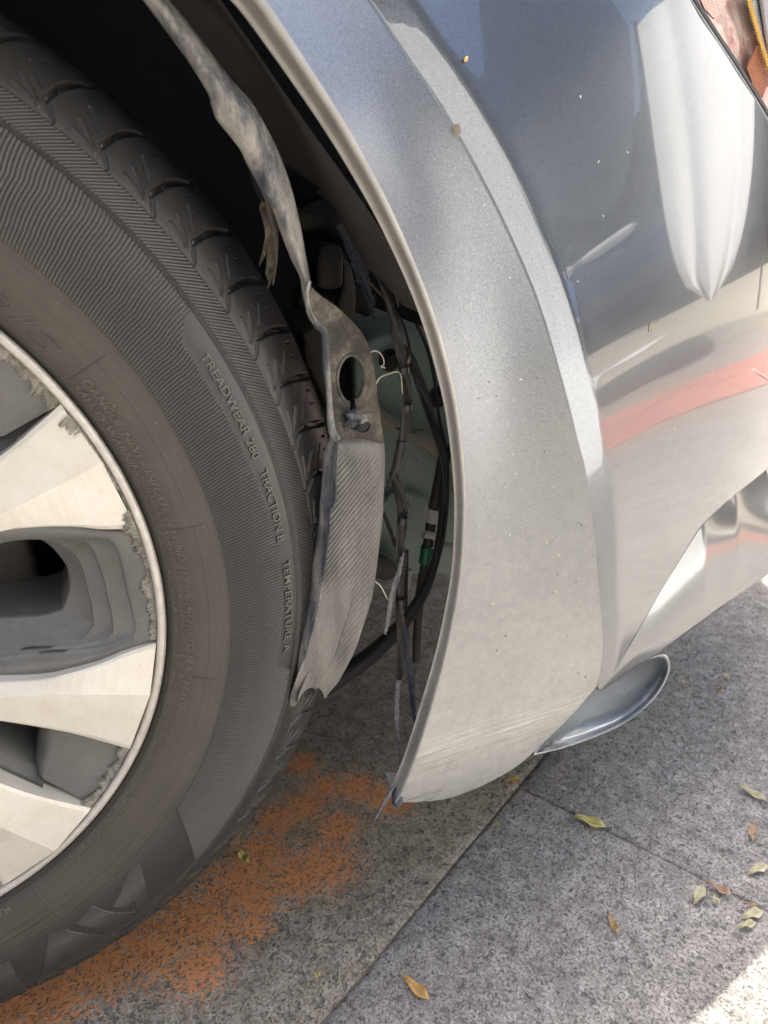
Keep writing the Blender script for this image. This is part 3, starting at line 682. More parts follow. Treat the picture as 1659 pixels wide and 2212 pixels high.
Bo = rs2(fo, 120); Bo = resample([(a, b, 0) for a, b in fo], 120)[:, :2]; V = np.zeros((120, 40, 3))
for i in range(120):
    for j in range(40):
        q = j/39; x = B[i,0]*(1-q)+Bo[i,0]*q; z = B[i,1]*(1-q)+Bo[i,1]*q; V[i,j] = (x, gy(x, z), z)
grid_obj('fender_panel', V, M['paint'], fender, True)
# hood
hood_edge = [(x, gy(x, z), z) for x, z in [(.92,.63),(.80,.68),(.66,.74),(ex, ez), (.40, .93), (.2, .975), (0, .99), (-.3, 1.0), (-.6, 1.01), (-.8, 1.01)]]
HE = smoothline(hood_edge, 50); V = []
for p in HE:
    row = []
    for t in np.linspace(0, 1, 30): row.append((p[0] + (.10*math.sin(math.pi*t) if p[0] > .3 else 0), p[1]+(1.66-2*p[1])*t, p[2]+.055*math.sin(math.pi*t)+.02*min(1, t*12)))
    V.append(row)
grid_obj('hood', V, M['paint'], carE, True)
# doors, sill, cabin (coarse)
V = [[(x, gy(min(x, .3), z) - .0 + (.01 if z < .35 else 0), z) for z in np.linspace(.22, 1.02, 24)] for x in np.linspace(-.826, -1.86, 20)]
door = grid_obj('door', V, M['paint'], carE, True)
grid_obj('handle', [[(x, -.05+.02*math.sin(a)+.10*0+.13*0 + gy(.2,.86)+.02, .86+.014*math.cos(a)) for a in np.linspace(0, 2*math.pi, 10)] for x in np.linspace(-1.78, -1.62, 6)], M['paint'], door, True)
V = [[(x, gy(min(x, .3), z), z) for z in np.linspace(.22, 1.02, 24)] for x in np.linspace(-1.866, -2.85, 20)]
grid_obj('door', V, M['paint'], carE, True)
glass = simple('tinted_glass', (.01, .012, .014), .03, 0, coat=1)
V = [[(x0, .10, z0), (x0+dx, .33, z1), (x0+dx, 1.33, z1), (x0, 1.56, z0)] for x0, z0, dx, z1 in ((-.8,1.03,0,1.03),(-1.0,1.12,0,1.12),(-1.55,1.45,0,1.45),(-2.0,1.50,0,1.50),(-3.0,1.47,0,1.47),(-3.5,1.1,0,1.1))]
grid_obj('cabin_roof', V, M['paint'], carE, False)
V = [[(-.8-.0, .10, 1.02), (-.8, .10, 1.03)], [(-1.55, .10, 1.02), (-1.55, .33, 1.45)], [(-2.0, .10, 1.02), (-2.0, .33, 1.50)], [(-3.0, .10, 1.02), (-3.0, .33, 1.47)], [(-3.5, .10, 1.02), (-3.5, .10, 1.1)]]
grid_obj('side_window', V, glass, carE, False)
# floor pan, inner body, front end and far side keep the inside dark
bm = bmesh.new(); add_box(bm, (-1.2, .92, .30), (4.0, 1.3, .10)); add_box(bm, (.35, .98, .62), (.75, .90, .55)); add_box(bm, (-.2, .50, .60), (1.1, .06, .70)); add_box(bm, (-.62, .14, .55), (.30, .36, .62)); add_box(bm, (.93, .90, .50), (.22, 1.30, .18))  # foremost box is added, unseen, to keep a sun streak off the ground
bm_obj('inner_body_and_sun_block', bm, M['void'], carE)
V = [[(.938, gy(.94, .45)+.002, z), (1.05, .40, z), (1.12, .6, z), (1.15, .9, z), (1.12, 1.2, z), (.98, 1.5, z), (.5, 1.68, z), (-3, 1.70, z)] for z in (.36, .45, .64)]
grid_obj('front_and_far_side', V, M['paint'], carE, True)

# nose that joins the bumper corner to the front of the car, and the front of the hood
V = [[(.15*math.sin(t*math.pi)+.92+.0*t, gy(.92, .63)+(1.66-2*gy(.92,.63))*t, .63-.0*t+.06*math.sin(math.pi*t)) for t in np.linspace(0,1,20)], [(.21*math.sin(t*math.pi)+.938, gy(.94, .6)+(1.66-2*gy(.94,.6))*t, .62-.04*math.sin(math.pi*t)) for t in np.linspace(0,1,20)]]
grid_obj('nose_trim', np.array(V), M['paint'], carE, True)

# ---- lower valance under the seam, and the air dam lip below it
def loft_px(name, top, bot_, m, parent, nu=60, nv=14, bulge=.006, sm_=True, rollin=None):
    T_ = smoothline(top, nu); B_ = smoothline(bot_, nu); V = np.zeros((nu, nv, 3))
    for i in range(nu):
        for j in range(nv):
            q = j/(nv-1); V[i,j] = T_[i]*(1-q)+B_[i]*q; V[i,j,1] -= bulge*math.sin(math.pi*q)
    if rollin: V = np.concatenate([V, (V[:,-1:]+np.array(rollin)*.3), (V[:,-1:]+np.array(rollin))], 1)
    return grid_obj(name, V, m, parent, sm_)
vt = [tuple(p + Vector((.0, .004, -.0025))) for p in seamP] + [(seamP[-1].x+.08, gy(seamP[-1].x+.08, .35)+.004, seamP[-1].z+.01), (seamP[-1].x+.20, gy(seamP[-1].x+.20, .35)+.004, seamP[-1].z+.012)]
vbp = [(1298,1493,0), (1340,1466,.008), (1372,1440,.012), (1420,1415,.018), (1470,1378,.026), (1520,1343,.034), (1590,1290,.046), (1659,1240,.058)]
vb = [tuple(atc(px, py, seamP[0].y+.012+dy)) for px, py, dy in vbp]; e_ = vb[-1]; vb += [(e_[0]+.08, e_[1]+.05, e_[2]+.012), (e_[0]+.2, e_[1]+.16, e_[2]+.015)]
tv = resample([(p.x, p.y+.0014, p.z-.0012) for p in seamP], 70)
bv = resample([tuple(atc(px, py, seamP[0].y+.006+dy*1.0)) for px, py, dy in vbp], 70)
tv = np.vstack([tv, [tv[-1]+np.array([.05*k, .05*k*.75, .004*k]) for k in range(1, 6)]]); bv = np.vstack([bv, [bv[-1]+np.array([.05*k, .05*k*.75, .004*k]) for k in range(1, 6)]])
V = np.zeros((75, 22, 3))
for i in range(75):
    dz = float(np.linalg.norm(tv[i]-bv[i]))
    for j in range(20):
        q = j/19; V[i,j] = tv[i]*(1-q)+bv[i]*q; V[i,j,1] -= .16*dz*math.sin(math.pi*q)*.5
    V[i,20] = V[i,19]+np.array([0,.006,-.001]); V[i,21] = V[i,19]+np.array([0,.05,.004])
valance = grid_obj('valance', V, M['paint'], carE, True)
tube('seam_gap', [tuple(p+Vector((0,.0006,-.0006))) for p in seamP], .0008, M['rubber_seal'], valance, 6, 60)
# air dam: a shallow glossy scoop with a rolled rim
def closedloop(pts, n): return smoothline(pts+[pts[0]], n)[:-1]
rim_px = [(1150,1632),(1180,1575),(1225,1515),(1270,1470),(1325,1446),(1385,1428),(1434,1414),(1447,1436),(1441,1464),(1420,1500),(1385,1536),(1340,1567),(1290,1590),(1222,1614)]
y0d = seamP[0].y+.024
def dam(px, py, dy=0): return tuple(atc(px, py, y0d + .055*max(0, (px-1172)/275)**1.3 + dy))
ro = closedloop([dam(a, b) for a, b in rim_px], 90); cx_, cy_ = 1330, 1530
def ringd(q, dy, sh=0): return closedloop([dam(cx_+(a-cx_)*q, cy_+(b-cy_)*q+sh, dy) for a, b in rim_px], 90)
rings = [ringd(1.0, .055), ringd(1.010, .005), ringd(1.0, 0), ringd(.965, .0008), ringd(.93, .006), ringd(.84, .016), ringd(.6, .022), ringd(.3, .024), ringd(.02, .024)]
V = np.stack(rings, 0); airdam = grid_obj('air_dam', np.concatenate([V, V[:, :1]], 1), M['dam'], carE, True)

# ---- headlight: recessed lamp with amber honeycomb reflector behind a clear lens
head = empty('headlight', (0, 0, 0), 0, carE)
def c4(x, y): return (1371.5+.1736*x, .1736*y)
def hpt(x, y, off): px, py = c4(x, y); return tuple(hit(px, py, off))
def hpoly(name, pts, off, m, tk=.0015): return plate(name, pts, [], tk, m, head, lambda x, y: Vector(hpt(x, y, off)))
amb, nt, b = mat('amber_honeycomb'); v = coords(nt)
vo = N(nt, 'TexVoronoi'); vo.inputs['Scale'].default_value = 560; vo.inputs['Randomness'].default_value = .25; nt.links.new(v, vo.inputs['Vector'])
nt.links.new(ramp(nt, vo.outputs['Distance'], [(.1, (.85, .30, .10)), (.42, (.55, .17, .055)), (.6, (.20, .06, .02))]), b.inputs['Base Color'])
b.inputs['Roughness'].default_value = .3; b.inputs['Coat Weight'].default_value = 1; bump(nt, b, vo.outputs['Distance'], .8, .002)
yel = simple('yellow_beads', (.75, .48, .06), .3, 0, coat=1)
pink, nt, b = mat('pink_chrome'); v = coords(nt, (60, 30, 60)); n1 = noise(nt, v, .8, 5, .65)
nt.links.new(ramp(nt, n1, [(.34, (.50, .16, .12)), (.46, (.78, .52, .45)), (.6, (.85, .74, .66)), (.75, (.80, .66, .52))]), b.inputs['Base Color'])
b.inputs['Roughness'].default_value = .28; b.inputs['Metallic'].default_value = .35; bump(nt, b, n1, .8, .004)
silver = simple('reflector_silver', (.62, .62, .64), .25, .6, 60, .12)
hpoly('reflector_wall', [(690,-60),(760,60),(870,170),(1000,380),(1180,640),(1380,960),(1560,1230),(1700,1440),(1900,1300),(1900,-60)], .030, pink)
hpoly('amber_reflector', [(790,-60),(870,110),(990,235),(1070,180),(1130,60),(1180,-60)], .022, amb)
hpoly('amber_reflector', [(1395,850),(1460,700),(1520,560),(1570,640),(1640,860),(1700,1050),(1640,1080),(1590,1215),(1545,1205),(1480,1090)], .022, amb)
hpoly('ribbed_reflector', [(1450,-60),(1530,250),(1600,470),(1700,760),(1900,900),(1900,-60)], .020, silver)
bm = bmesh.new()
for k in range(52):
    t = k/51; x = 1395+290*t**1.1+(6 if k % 2 else -6); y = -40+ 980*t
    for j in range(2):
        p = Vector(hpt(x+26*j+(y % 3), y+8*j, .018)); bmesh.ops.create_icosphere(bm, subdivisions=1, radius=.0011, matrix=Matrix.Translation(p))
tag(bm_obj('amber_beads', bm, yel, head, True), kind='stuff')
bm = bmesh.new()
for k in range(26):
    y = -40+34*k; p = Vector(hpt(1560+9*k*.6, y, .0175)); q = Vector(hpt(1850, y+12, .0175)); d = q-p
    add_box(bm, (p+q)/2, (d.length, .002, .0022), d.to_track_quat('X', 'Z').to_matrix())
tag(bm_obj('reflector_rib', bm, silver, head), kind='stuff')
lens, nt, b = mat('clear_lens'); b.inputs['Transmission Weight'].default_value = 1; b.inputs['Roughness'].default_value = .02; b.inputs['IOR'].default_value = 1.08; b.inputs['Base Color'].default_value = (1, .99, .98, 1)
hl2 = [hit(a+14, b-9, .001) for a, b in [(1700,320)]+hl_px+[(1450,-70)]]; hl3 = [hit(a+14+300, b-9-60, .001) for a, b in [(1700,320)]+hl_px+[(1450,-70)]]
ln_ = smoothline([tuple(p) for p in hl2], 40); ln3 = smoothline([tuple(p) for p in hl3], 40)
V = np.stack([ln_*(1-q)+ln3*q for q in np.linspace(0, 1, 12)], 0)
for i in range(12):
    for j in range(40): V[i,j,1] = gy(V[i,j,0], V[i,j,2]) - .002*math.sin(min(1, i/3)*math.pi/2)
grid_obj('lens', V, lens, head, True)
sl = smoothline([tuple(hit(a+5, b-3, .0008)) for a, b in [(1700,320)]+hl_px+[(1450,-70)]], 50)
tube('seal', [tuple(p+np.array([.001,.002,0])) for p in sl], .0022, M['rubber_seal'], head, 8, 60)
sl2 = smoothline([tuple(hit(a-1, b+1, .0)) for a, b in [(1700,320)]+hl_px+[(1450,-70)]], 50)
tube('chrome_edge', [tuple(p) for p in sl2], .0009, M['paint'], head, 6, 60)
grid_obj('housing', np.stack([sl+np.array([.003,.003,0]), sl+np.array([.006,.034,0])], 0), M['rubber_seal'], head, True)

# ---- wheel arch liner with its torn edge
el = np.array([(22,-.030),(24.5,-.018),(27.7,.000),(29.7,.011),(31.0,.024),(32.5,.041),(35.2,.056),(38.5,.052),(42.0,.050),(47.6,.045),(55,.06),(64,.16),(72,.24),(200,.24)])
ths = np.concatenate([np.linspace(22, 60, 160), np.linspace(60.5, 200, 70)]); V = []
for a in ths:
    ye = np.interp(a, el[:,0], el[:,1]) + (rng.normal(0, .0009) if a < 50 else 0); row = []
    for j, t in enumerate(np.linspace(0, 1, 26)):
        y = -.0560 + (ye+.0560)*t; r = .3978 + .0010*math.sin(a*.22+y*60) + .003*math.sin(y*55+a*.2) + (.004*t*t if a < 48 else 0)
        row.append((r*math.cos(R(a)), y, ZH+r*math.sin(R(a))))
    V.append(row)
liner = grid_obj('wheel_liner', np.array(V), M['liner'], carE, True)
# clear plastic flap caught behind the arch lip near the top
V = []
fl = [(515,-10,560),(545,35,590),(575,70,598),(586,100,612),(590,118,640),(618,158,660),(650,190,668)]
for a, b_, c_ in fl: p = atc(a, b_, -.035); q = atc(c_, b_-12, -.040); V.append([tuple(p*(1-t)+q*t) for t in np.linspace(0,1,5)])
grid_obj('film_flap', np.array(V), simple('film', (.10, .10, .11), .12, 0, coat=1), liner, True)

# ---- torn arch trim: upper strip, punched bracket and ribbed lower band
trimE = empty('torn_trim', (0,0,0), 0, carE)
def c5(x, y): return (274.3+.3968*x, .3968*y)
def c4b(x, y): return (548.6+.2976*x, 493.7+.2976*y)
def c5b(x, y): return (548.6+.3225*x, 1097+.3225*y)
Lp = [c5(-60,-210), c5(20,-110), c5(100,0), c5(250,200), c5(370,370), c5(460,520), c5(470,570), c5(500,650), c5(620,800), c5(680,920), c5(760,1080), c5(830,1220), c5(900,1400), c5(950,1510), c5(975,1640), c5(1000,1720), c5(1040,1797)]
Rp = [c5(60,-210), c5(140,-110), c5(230,0), c5(370,170), c5(520,370), c5(620,490), c5(655,525), c5(700,590), c5(790,750), c5(850,890), c5(905,1060), c5(945,1230), c5(975,1400), c5(992,1490), c5(1003,1570), c5(1012,1680), c5(1046,1797)]
n = 180; Ls = smoothline([(a, b, 0) for a, b in Lp], n); Rs = smoothline([(a, b, 0) for a, b in Rp], n); V = []
jl = np.interp(np.arange(n), np.arange(0, n+8, 4), rng.normal(0, .9, len(np.arange(0, n+8, 4))))*(np.arange(n) > 60)
for i in range(n):
    row = []
    for j in range(14):
        q = j/13; px = (Ls[i,0]+jl[i])*(1-q)+Rs[i,0]*q; py = Ls[i,1]*(1-q)+Rs[i,1]*q
        y = -.044 - .007*math.sin(math.pi*q) + .006*q + .003*math.sin(i*.06) + .0007*math.sin(i*.31+q*5)
        row.append(tuple(atc(px, py, y)))
    e = Vector(row[-1]); row += [tuple(e+Vector((.0008,.0025,0))), tuple(e+Vector((0,.006,-.001)))]
    row = [tuple(Vector(row[0])+Vector((0,.004,0)))] + row; V.append(row)
grid_obj('trim_strip', np.array(V), M['trim'], trimE, True)
# dark underside sliver behind the strip's left edge
V = []
for a, b_ in [(462,560),(478,620),(500,665),(545,720),(600,775),(640,850),(668,930),(690,1000),(715,1060),(740,1100)]:
    p = c5(a-6, b_); q = c5(a+40, b_-10); V.append([tuple(atc(*p, -.036)), tuple(atc(*q, -.034))])
grid_obj('trim_backing', np.array(V), M['rag'], trimE, True)
# ragged hanging scrap beside the tyre
scr = [[c5(735,1095), c5(722,1130), c5(735,1180), c5(752,1240), c5(755,1290), c5(740,1370), c5(722,1430), c5(720,1452), c5(750,1400), c5(765,1340), c5(762,1440), c5(755,1490), c5(772,1530), c5(768,1575), c5(785,1530), c5(800,1480), c5(815,1490), c5(805,1440), c5(825,1350), c5(820,1250), c5(800,1170), c5(790,1130), c5(765,1095)]]
for k, sc_pts in enumerate(scr):
    plate('scrap', sc_pts, [], .0012, M['rag_brown'], trimE, lambda x, y: atc(x, y, -.034+.004*math.sin(x*.25)))
V = []
for i, t in enumerate(np.linspace(0, 1, 14)):
    a = np.interp(t, [0,.3,.7,1], [748,775,790,772]); b_ = 1100+450*t; w = 16*(1-t)+5
    V.append([tuple(atc(*c5(a-w+22, b_), -.0365)), tuple(atc(*c5(a+22, b_+4), -.0405)), tuple(atc(*c5(a+w+22, b_), -.0365))])
grid_obj('scrap_fold', np.array(V), M['rag_brown'], trimE, False)
# punched bracket
out_l = [(405,380),(385,470),(392,560),(405,615),(440,670),(480,712),(510,742),(517,790),(522,900),(530,1040),(545,1180),(553,1300),(560,1400),(572,1470),(600,1530)]
out_r = [(945,1560),(935,1500),(920,1400),(905,1270),(895,1180),(885,1080),(868,980),(850,900),(822,830),(790,765),(745,705),(690,650),(640,600),(570,545),(500,500),(440,450),(420,425)]
hole = [(705+90*math.cos(t), 1092+162*math.sin(t)) for t in np.linspace(-math.pi/2-.0, math.pi*1.5, 48, endpoint=False)]
hole = [(x, y) for x, y in hole if not (y > 1235 and abs(x-705) < 45)]
# keyhole slot under the oval
hb_ = sorted(range(len(hole)), key=lambda i: i)
def hole_loop():
    a = [(705+90*math.cos(t), 1092+162*math.sin(t)) for t in np.linspace(math.pi/2-.35, -math.pi*1.5+.30, 46)]
    return a + [(652,1240),(668,1250),(698,1252),(702,1290),(690,1325),(700,1338),(745,1342),(752,1322),(738,1290),(733,1255)]
slot = [(705,1435),(740,1418),(790,1405),(830,1400),(846,1425),(838,1460),(810,1482),(760,1478),(725,1462),(690,1452)]
def br3(x, y):
    px, py = c4b(x, y); yy = -.046 + .010*((x-560)/330.) + .004*math.sin((y-400)/300.) - (.006*max(0, 1-abs(y-1370)/60.)*math.exp(-((x-720)/60.)**2))
    return atc(px, py, yy)
def densify(l, k=3): 
    o = []
    for i in range(len(l)):
        a, b_ = l[i], l[(i+1) % len(l)]
        for t in range(k): o.append((a[0]+(b_[0]-a[0])*t/k + random.uniform(-1.2,1.2), a[1]+(b_[1]-a[1])*t/k + random.uniform(-1.2,1.2)))
    return o
plate('trim_bracket', densify(out_l+out_r, 2), [hole_loop(), slot], .0022, M['trim_dark'], trimE, br3)
# raised rim round the oval and the folded left edge
rimp = [tuple(br3(705+101*math.cos(t), 1092+174*math.sin(t))+Vector((0,-.0002,0))) for t in np.linspace(math.pi/2-.5, -math.pi*1.5+.5, 40)]
tube('hole_rim', rimp, .0010, M['trim_dark'], trimE, 8, 90)
edl = [tuple(br3(x-2, y)) for x, y in out_l]
tube('folded_edge', edl, [.0009,.0012,.002,.0018,.0022,.0016,.002,.0026], M['trim'], trimE, 8, 90)
bm = bmesh.new()
for k in range(9):
    p = br3(700+random.uniform(-10, 75), 1370+random.uniform(-28, 45)); bmesh.ops.create_icosphere(bm, subdivisions=2, radius=random.uniform(.0018,.004), matrix=Matrix.Translation(p))
for v_ in bm.verts: v_.co += Vector((random.gauss(0,.0005), random.gauss(0,.0004)-.0012, random.gauss(0,.0006)))
bm_obj('mud_clod', bm, M['trim'], trimE)
# ribbed lower band: side flange, ridge, face
fo_ = [c4b(572,1470), c4b(545,1530), c4b(520,1590), c4b(505,1700), c4b(492,1850), c4b(478,2000), c5b(440,10), c5b(415,250), c5b(380,450), c5b(350,650), c5b(310,820), c5b(288,900), c5b(276,1010), c5b(282,1100), c5b(262,1190), c5b(225,1270), c5b(200,1335)]
fr_ = [c4b(603,1500), c4b(608,1540), c4b(610,1590), c4b(603,1700), c4b(596,1850), c4b(585,2000), c5b(513,20), c5b(500,200), c5b(460,480), c5b(430,680), c5b(395,810), c5b(372,890), c5b(345,1000), c5b(310,1090), c5b(275,1180), c5b(245,1270), c5b(238,1335)]
rt_ = [c4b(938,1500), c4b(944,1560), c4b(950,1620), c4b(950,1720), c4b(946,1860), c4b(938,2000), c5b(866,20), c5b(850,170), c5b(822,400), c5b(800,560), c5b(775,660), c5b(730,800), c5b(690,920), c5b(640,1040), c5b(600,1130), c5b(560,1215), c5b(500,1300)]
n = 620; Fo, Fr, Rt = (smoothline([(a, b, 0) for a, b in l], n) for l in (fo_, fr_, rt_))
endc = [(0,1335),(.06,1330),(.13,1330),(.20,1300),(.28,1262),(.40,1222),(.52,1206),(.66,1203),(.78,1210),(.85,1235),(.88,1255),(.90,1282),(1.0,1240)]
m_ = 74; V = np.zeros((n, m_+5, 3)); TB = np.ones((n, m_+5))
for i in range(n):
    u = i/(n-1); f = max(0, (u-.80)/.20)
    for j in range(m_):
        q = j/(m_-1); px = Fr[i,0]*(1-q)+Rt[i,0]*q; py = Fr[i,1]*(1-q)+Rt[i,1]*q
        ye = np.interp(q, [a for a, b_ in endc], [1097+.3225*b_ for a, b_ in endc]); yl = Fr[-1,1]*(1-q)+Rt[-1,1]*q
        py += (ye-yl)*f**1.2
        amp = .0012*min(1, max(0, (u-.04)/.05))*min(1, (1-q)/.12)*(min(1, max(.12, (.62-u)/.12)) if q < .62 else min(1, max(.3, (.93-u)/.1)))
        w = (py + px*1.25 + 2.2*math.sin(px*.09+py*.03))/ (12.5) * 2*math.pi
        h = amp*(abs(math.sin(w/2))**.8) + .00012*math.sin(px*.9)*(q > .75)
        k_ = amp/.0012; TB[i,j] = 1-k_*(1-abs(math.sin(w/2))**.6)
        y = -.050 + .0145*q**2.2 - h + (.0075*math.exp(-(u/.022)**2)) + (.010*f**3*(q < .2)) 
        V[i,j] = atc(px, py, y)
    for k, (t, dy) in enumerate(((0,.012),(.35,.0065),(.75,.0015),(.93,.0004))):
        pass
    e = Vector(V[i,m_-1]); V[i,m_:] = [e+Vector((.0006,.0012,0)), e+Vector((.0008,.004,0)), e+Vector((0,.008,-.0002)), e+Vector((-.002,.009,-.0004)), e+Vector((-.010,.007,-.0004))]
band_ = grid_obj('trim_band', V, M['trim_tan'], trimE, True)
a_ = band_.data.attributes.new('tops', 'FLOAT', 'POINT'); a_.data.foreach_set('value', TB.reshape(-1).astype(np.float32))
V2 = np.zeros((n, 10, 3))
for i in range(n):
    for j in range(10):
        q = j/9; px = Fo[i,0]*(1-q)+Fr[i,0]*q; py = Fo[i,1]*(1-q)+Fr[i,1]*q; u = i/(n-1); f = max(0, (u-.80)/.20)
        V2[i,j] = atc(px, py + (1.0*f), -.050 + .011*(1-q)**1.2 + (.010*f**3) - .0006*(q > .85))
grid_obj('trim_flange', V2, M['trim'], trimE, True)
tube('ridge_bead', [tuple(V[i,0]) for i in range(0, n, 16)], .0006, M['trim'], trimE, 6, 160)

# ---- what shows through the gap: washer reservoir, struts, hoses, torn strips
bodyE = empty('engine_bay_parts', (0,0,0), 0, carE)
def sheet(name, rows, m, parent, smooth=True):
    return grid_obj(name, np.array([[tuple(atc(px, py, y)) for px, py, y in r] for r in rows]), m, parent, smooth)
def closed_box(name, outline, y0, y1, m, parent, bev=.006, n=64):
    P = smoothline([(a, b, 0) for a, b in outline+[outline[0]]], n+1)[:-1]; cx0, cy0 = P[:,0].mean(), P[:,1].mean(); rings = []
    for q, y in ((.01,y0-.004),(.5,y0-.003),(.86,y0-.001),(.95,y0),(.985,y0+bev*.35),(1,y0+bev),(1,y1)):
        rings.append([tuple(atc(cx0+(a-cx0)*q, cy0+(b-cy0)*q, y if y < y1 else y0+bev) + (Vector((0,y1-y0-bev,0)) if y == y1 else Vector())) for a, b in P[:,:2]])
    V = np.array(rings); return grid_obj(name, np.concatenate([V, V[:, :1]], 1), m, parent, True)
res = closed_box('washer_reservoir', [(760,760),(800,725),(850,712),(905,705),(950,730),(985,800),(1010,900),(1030,1050),(1030,1200),(1010,1275),(985,1262),(955,1242),(910,1238),(905,1236),(835,1232),(800,1190),(770,1000)], .105, .24, M['green'], bodyE, .02)
closed_box('reservoir_boss', [(815,1090),(850,1062),(890,1060),(920,1082),(925,1130),(925,1170),(905,1236),(840,1234),(812,1190)], .092, .13, M['green'], res, .012)
closed_box('bottom_cap', [(800,1205),(830,1208),(862,1228),(860,1240),(840,1252),(815,1250),(795,1240)], .07, .10, M['metal_tan'], bodyE, .01)
tube('pipe', [tuple(atc(px, py, .088)) for px, py in [(806,880),(830,905),(862,925),(900,945),(935,968),(955,1000),(975,1040),(1000,1075)]], .0048, M['pale'], bodyE, 12)
tube('strut', [tuple(atc(px, py, .16)) for px, py in [(700,380),(703,450),(700,520)]], .030, M['void'], bodyE, 20)
closed_box('bushing', [(690,535),(705,527),(728,528),(740,545),(740,580),(735,620),(690,622),(682,580)], .10, .16, M['metal_dark'], bodyE, .008)
closed_box('knuckle', [(640,455),(690,430),(750,440),(770,500),(760,520),(700,500),(650,500)], .13, .2, M['metal_dark'], bodyE, .01)
closed_box('bracket_plate', [(742,560),(755,572),(765,610),(768,650),(760,700),(735,720),(730,660),(740,610)], .11, .125, M['metal_tan'], bodyE, .004)
closed_box('bracket_plate', [(655,720),(700,690),(720,760),(700,800),(705,850),(715,900),(690,840),(660,780)], .10, .12, M['metal_tan'], bodyE, .004)
tube('link_rod', [tuple(atc(px, py, .13)) for px, py in [(640,640),(690,650),(750,640),(800,660)]], .009, M['metal_dark'], bodyE, 12)
tube('coil_spring', [tuple(atc(712+26*math.cos(t)+t*.4, 560+t*5.0+6*math.sin(t), .15-.02*math.sin(t))) for t in np.linspace(0, 38, 150)], .004, M['void'], bodyE, 6, 400)
tube('drive_shaft', [tuple(atc(px, py, .14)) for px, py in [(700,760),(745,830),(770,900),(800,960)]], .013, M['void'], bodyE, 14)
# level tube with clip and green band
tb = [(958,985),(950,1030),(940,1080),(932,1125),(926,1170),(920,1215),(912,1260),(905,1310),(901,1370),(899,1428)]
tube('level_tube', [tuple(atc(px, py, .055)) for px, py in tb], [.0042]*7+[.0036,.0036,.0034], M['metal_dark'], bodyE, 14, 60)
tube('white_collar', [tuple(atc(px, py, .055)) for px, py in [(940,1098),(935,1127)]], .0058, M['white_clip'], bodyE, 16, 6)
tube('green_band', [tuple(atc(px, py, .055)) for px, py in [(925,1180),(919,1216)]], .0056, M['greenband'], bodyE, 16, 6)
tube('clip', [tuple(atc(px, py, .052)) for px, py in [(914,1153),(940,1158),(958,1168)]], .0034, M['white_clip'], bodyE, 10)
tube('clip', [tuple(atc(px, py, .050)) for px, py in [(932,1176),(975,1180)]], .0034, M['white_clip'], bodyE, 10)
tube('white_pin', [tuple(atc(px, py, .05)) for px, py in [(884,1230),(882,1262),(880,1272)]], .0022, M['white_clip'], bodyE, 8)
tube('drain_tube', [tuple(atc(px, py, .05)) for px, py in [(875,1190),(873,1300),(878,1420)]], .0030, M['rag'], bodyE, 8)
# hoses
tube('hose', [tuple(atc(px, py, y)) for px, py, y in [(975,960,.0),(962,1010,.01),(957,1060,.02),(955,1120,.03),(945,1190,.03),(925,1260,.035),(890,1320,.04),(850,1368,.045),(800,1415,.05),(745,1455,.055),(700,1485,.06)]], [.0022,.0022,.0026,.0028,.003,.0036,.0048,.006,.0072,.0078,.008], M['black'], bodyE, 14, 90)
def ribbon(name, pts, m, parent=bodyE, jag=.7, n=None, thick=.0007):
    """a torn flat strip: (px, py, half width in photo units, depth)"""
    n = n or len(pts)*9; P = smoothline([(a, b, 0) for a, b, w, y in pts], n); s = np.linspace(0, 1, n)
    src = np.r_[0, np.cumsum([math.hypot(pts[i+1][0]-pts[i][0], pts[i+1][1]-pts[i][1]) for i in range(len(pts)-1)])]; src = src/src[-1]
    w = np.interp(s, src, [p[2] for p in pts]); yy = np.interp(s, src, [p[3] for p in pts]); V = []
    for i in range(n):
        t = P[min(i+1,n-1)]-P[max(i-1,0)]; t = t/np.linalg.norm(t); nx, nyy = -t[1], t[0]; row = []
        for q in (-1, -.55, 0, .5, 1):
            k = q*w[i] + (random.gauss(0, jag) if abs(q) == 1 else 0); d = .0022*math.cos(q*1.6+i*.11)*(w[i]/10)
            row.append(tuple(atc(P[i,0]+nx*k, P[i,1]+nyy*k, yy[i]-d)))
        V.append(row)
    V = np.array(V); B_ = V[:, ::-1] + np.array([0, thick, 0]); return grid_obj(name, np.concatenate([V, B_, V[:, :1]], 1), m, parent, True)
ribbon('torn_strip', [(690,405,12,.04),(740,440,16,.02),(780,490,17,.0),(805,540,14,-.01),(822,590,11,-.02),(838,640,10,-.028),(850,690,9,-.03),(862,745,11,-.032),(872,790,10,-.034),(878,840,12,-.034),(880,890,11,-.034),(873,940,10,-.034),(862,985,9,-.034),(848,1025,5,-.034),(832,1062,1.2,-.034)], M['rag'])
ribbon('torn_strip', [(746,480,20,.05),(770,540,20,.045),(785,600,14,.04),(800,650,7,.04),(808,690,2,.04)], M['rag_blue'], jag=2)
ribbon('torn_strip', [(872,745,4,-.02),(888,775,9,-.015),(905,820,11,-.012),(925,880,11,-.01),(942,930,10,-.008),(955,975,8,-.006),(960,1030,6,-.004),(958,1090,4,0)], M['black'], jag=.4)
ribbon('torn_strip', [(848,1020,8,-.024),(862,1060,11,-.026),(870,1100,11,-.028),(868,1150,10,-.03),(864,1180,9,-.03),(868,1200,12,-.03),(866,1240,9,-.03),(864,1300,9,-.03),(866,1360,9,-.031),(866,1420,8,-.032),(862,1470,6,-.034)], M['rag'])
ribbon('torn_strip', [(828,1105,4,-.02),(838,1130,4,-.022),(848,1160,4,-.026),(860,1190,4,-.03)], M['rag'], jag=.5)
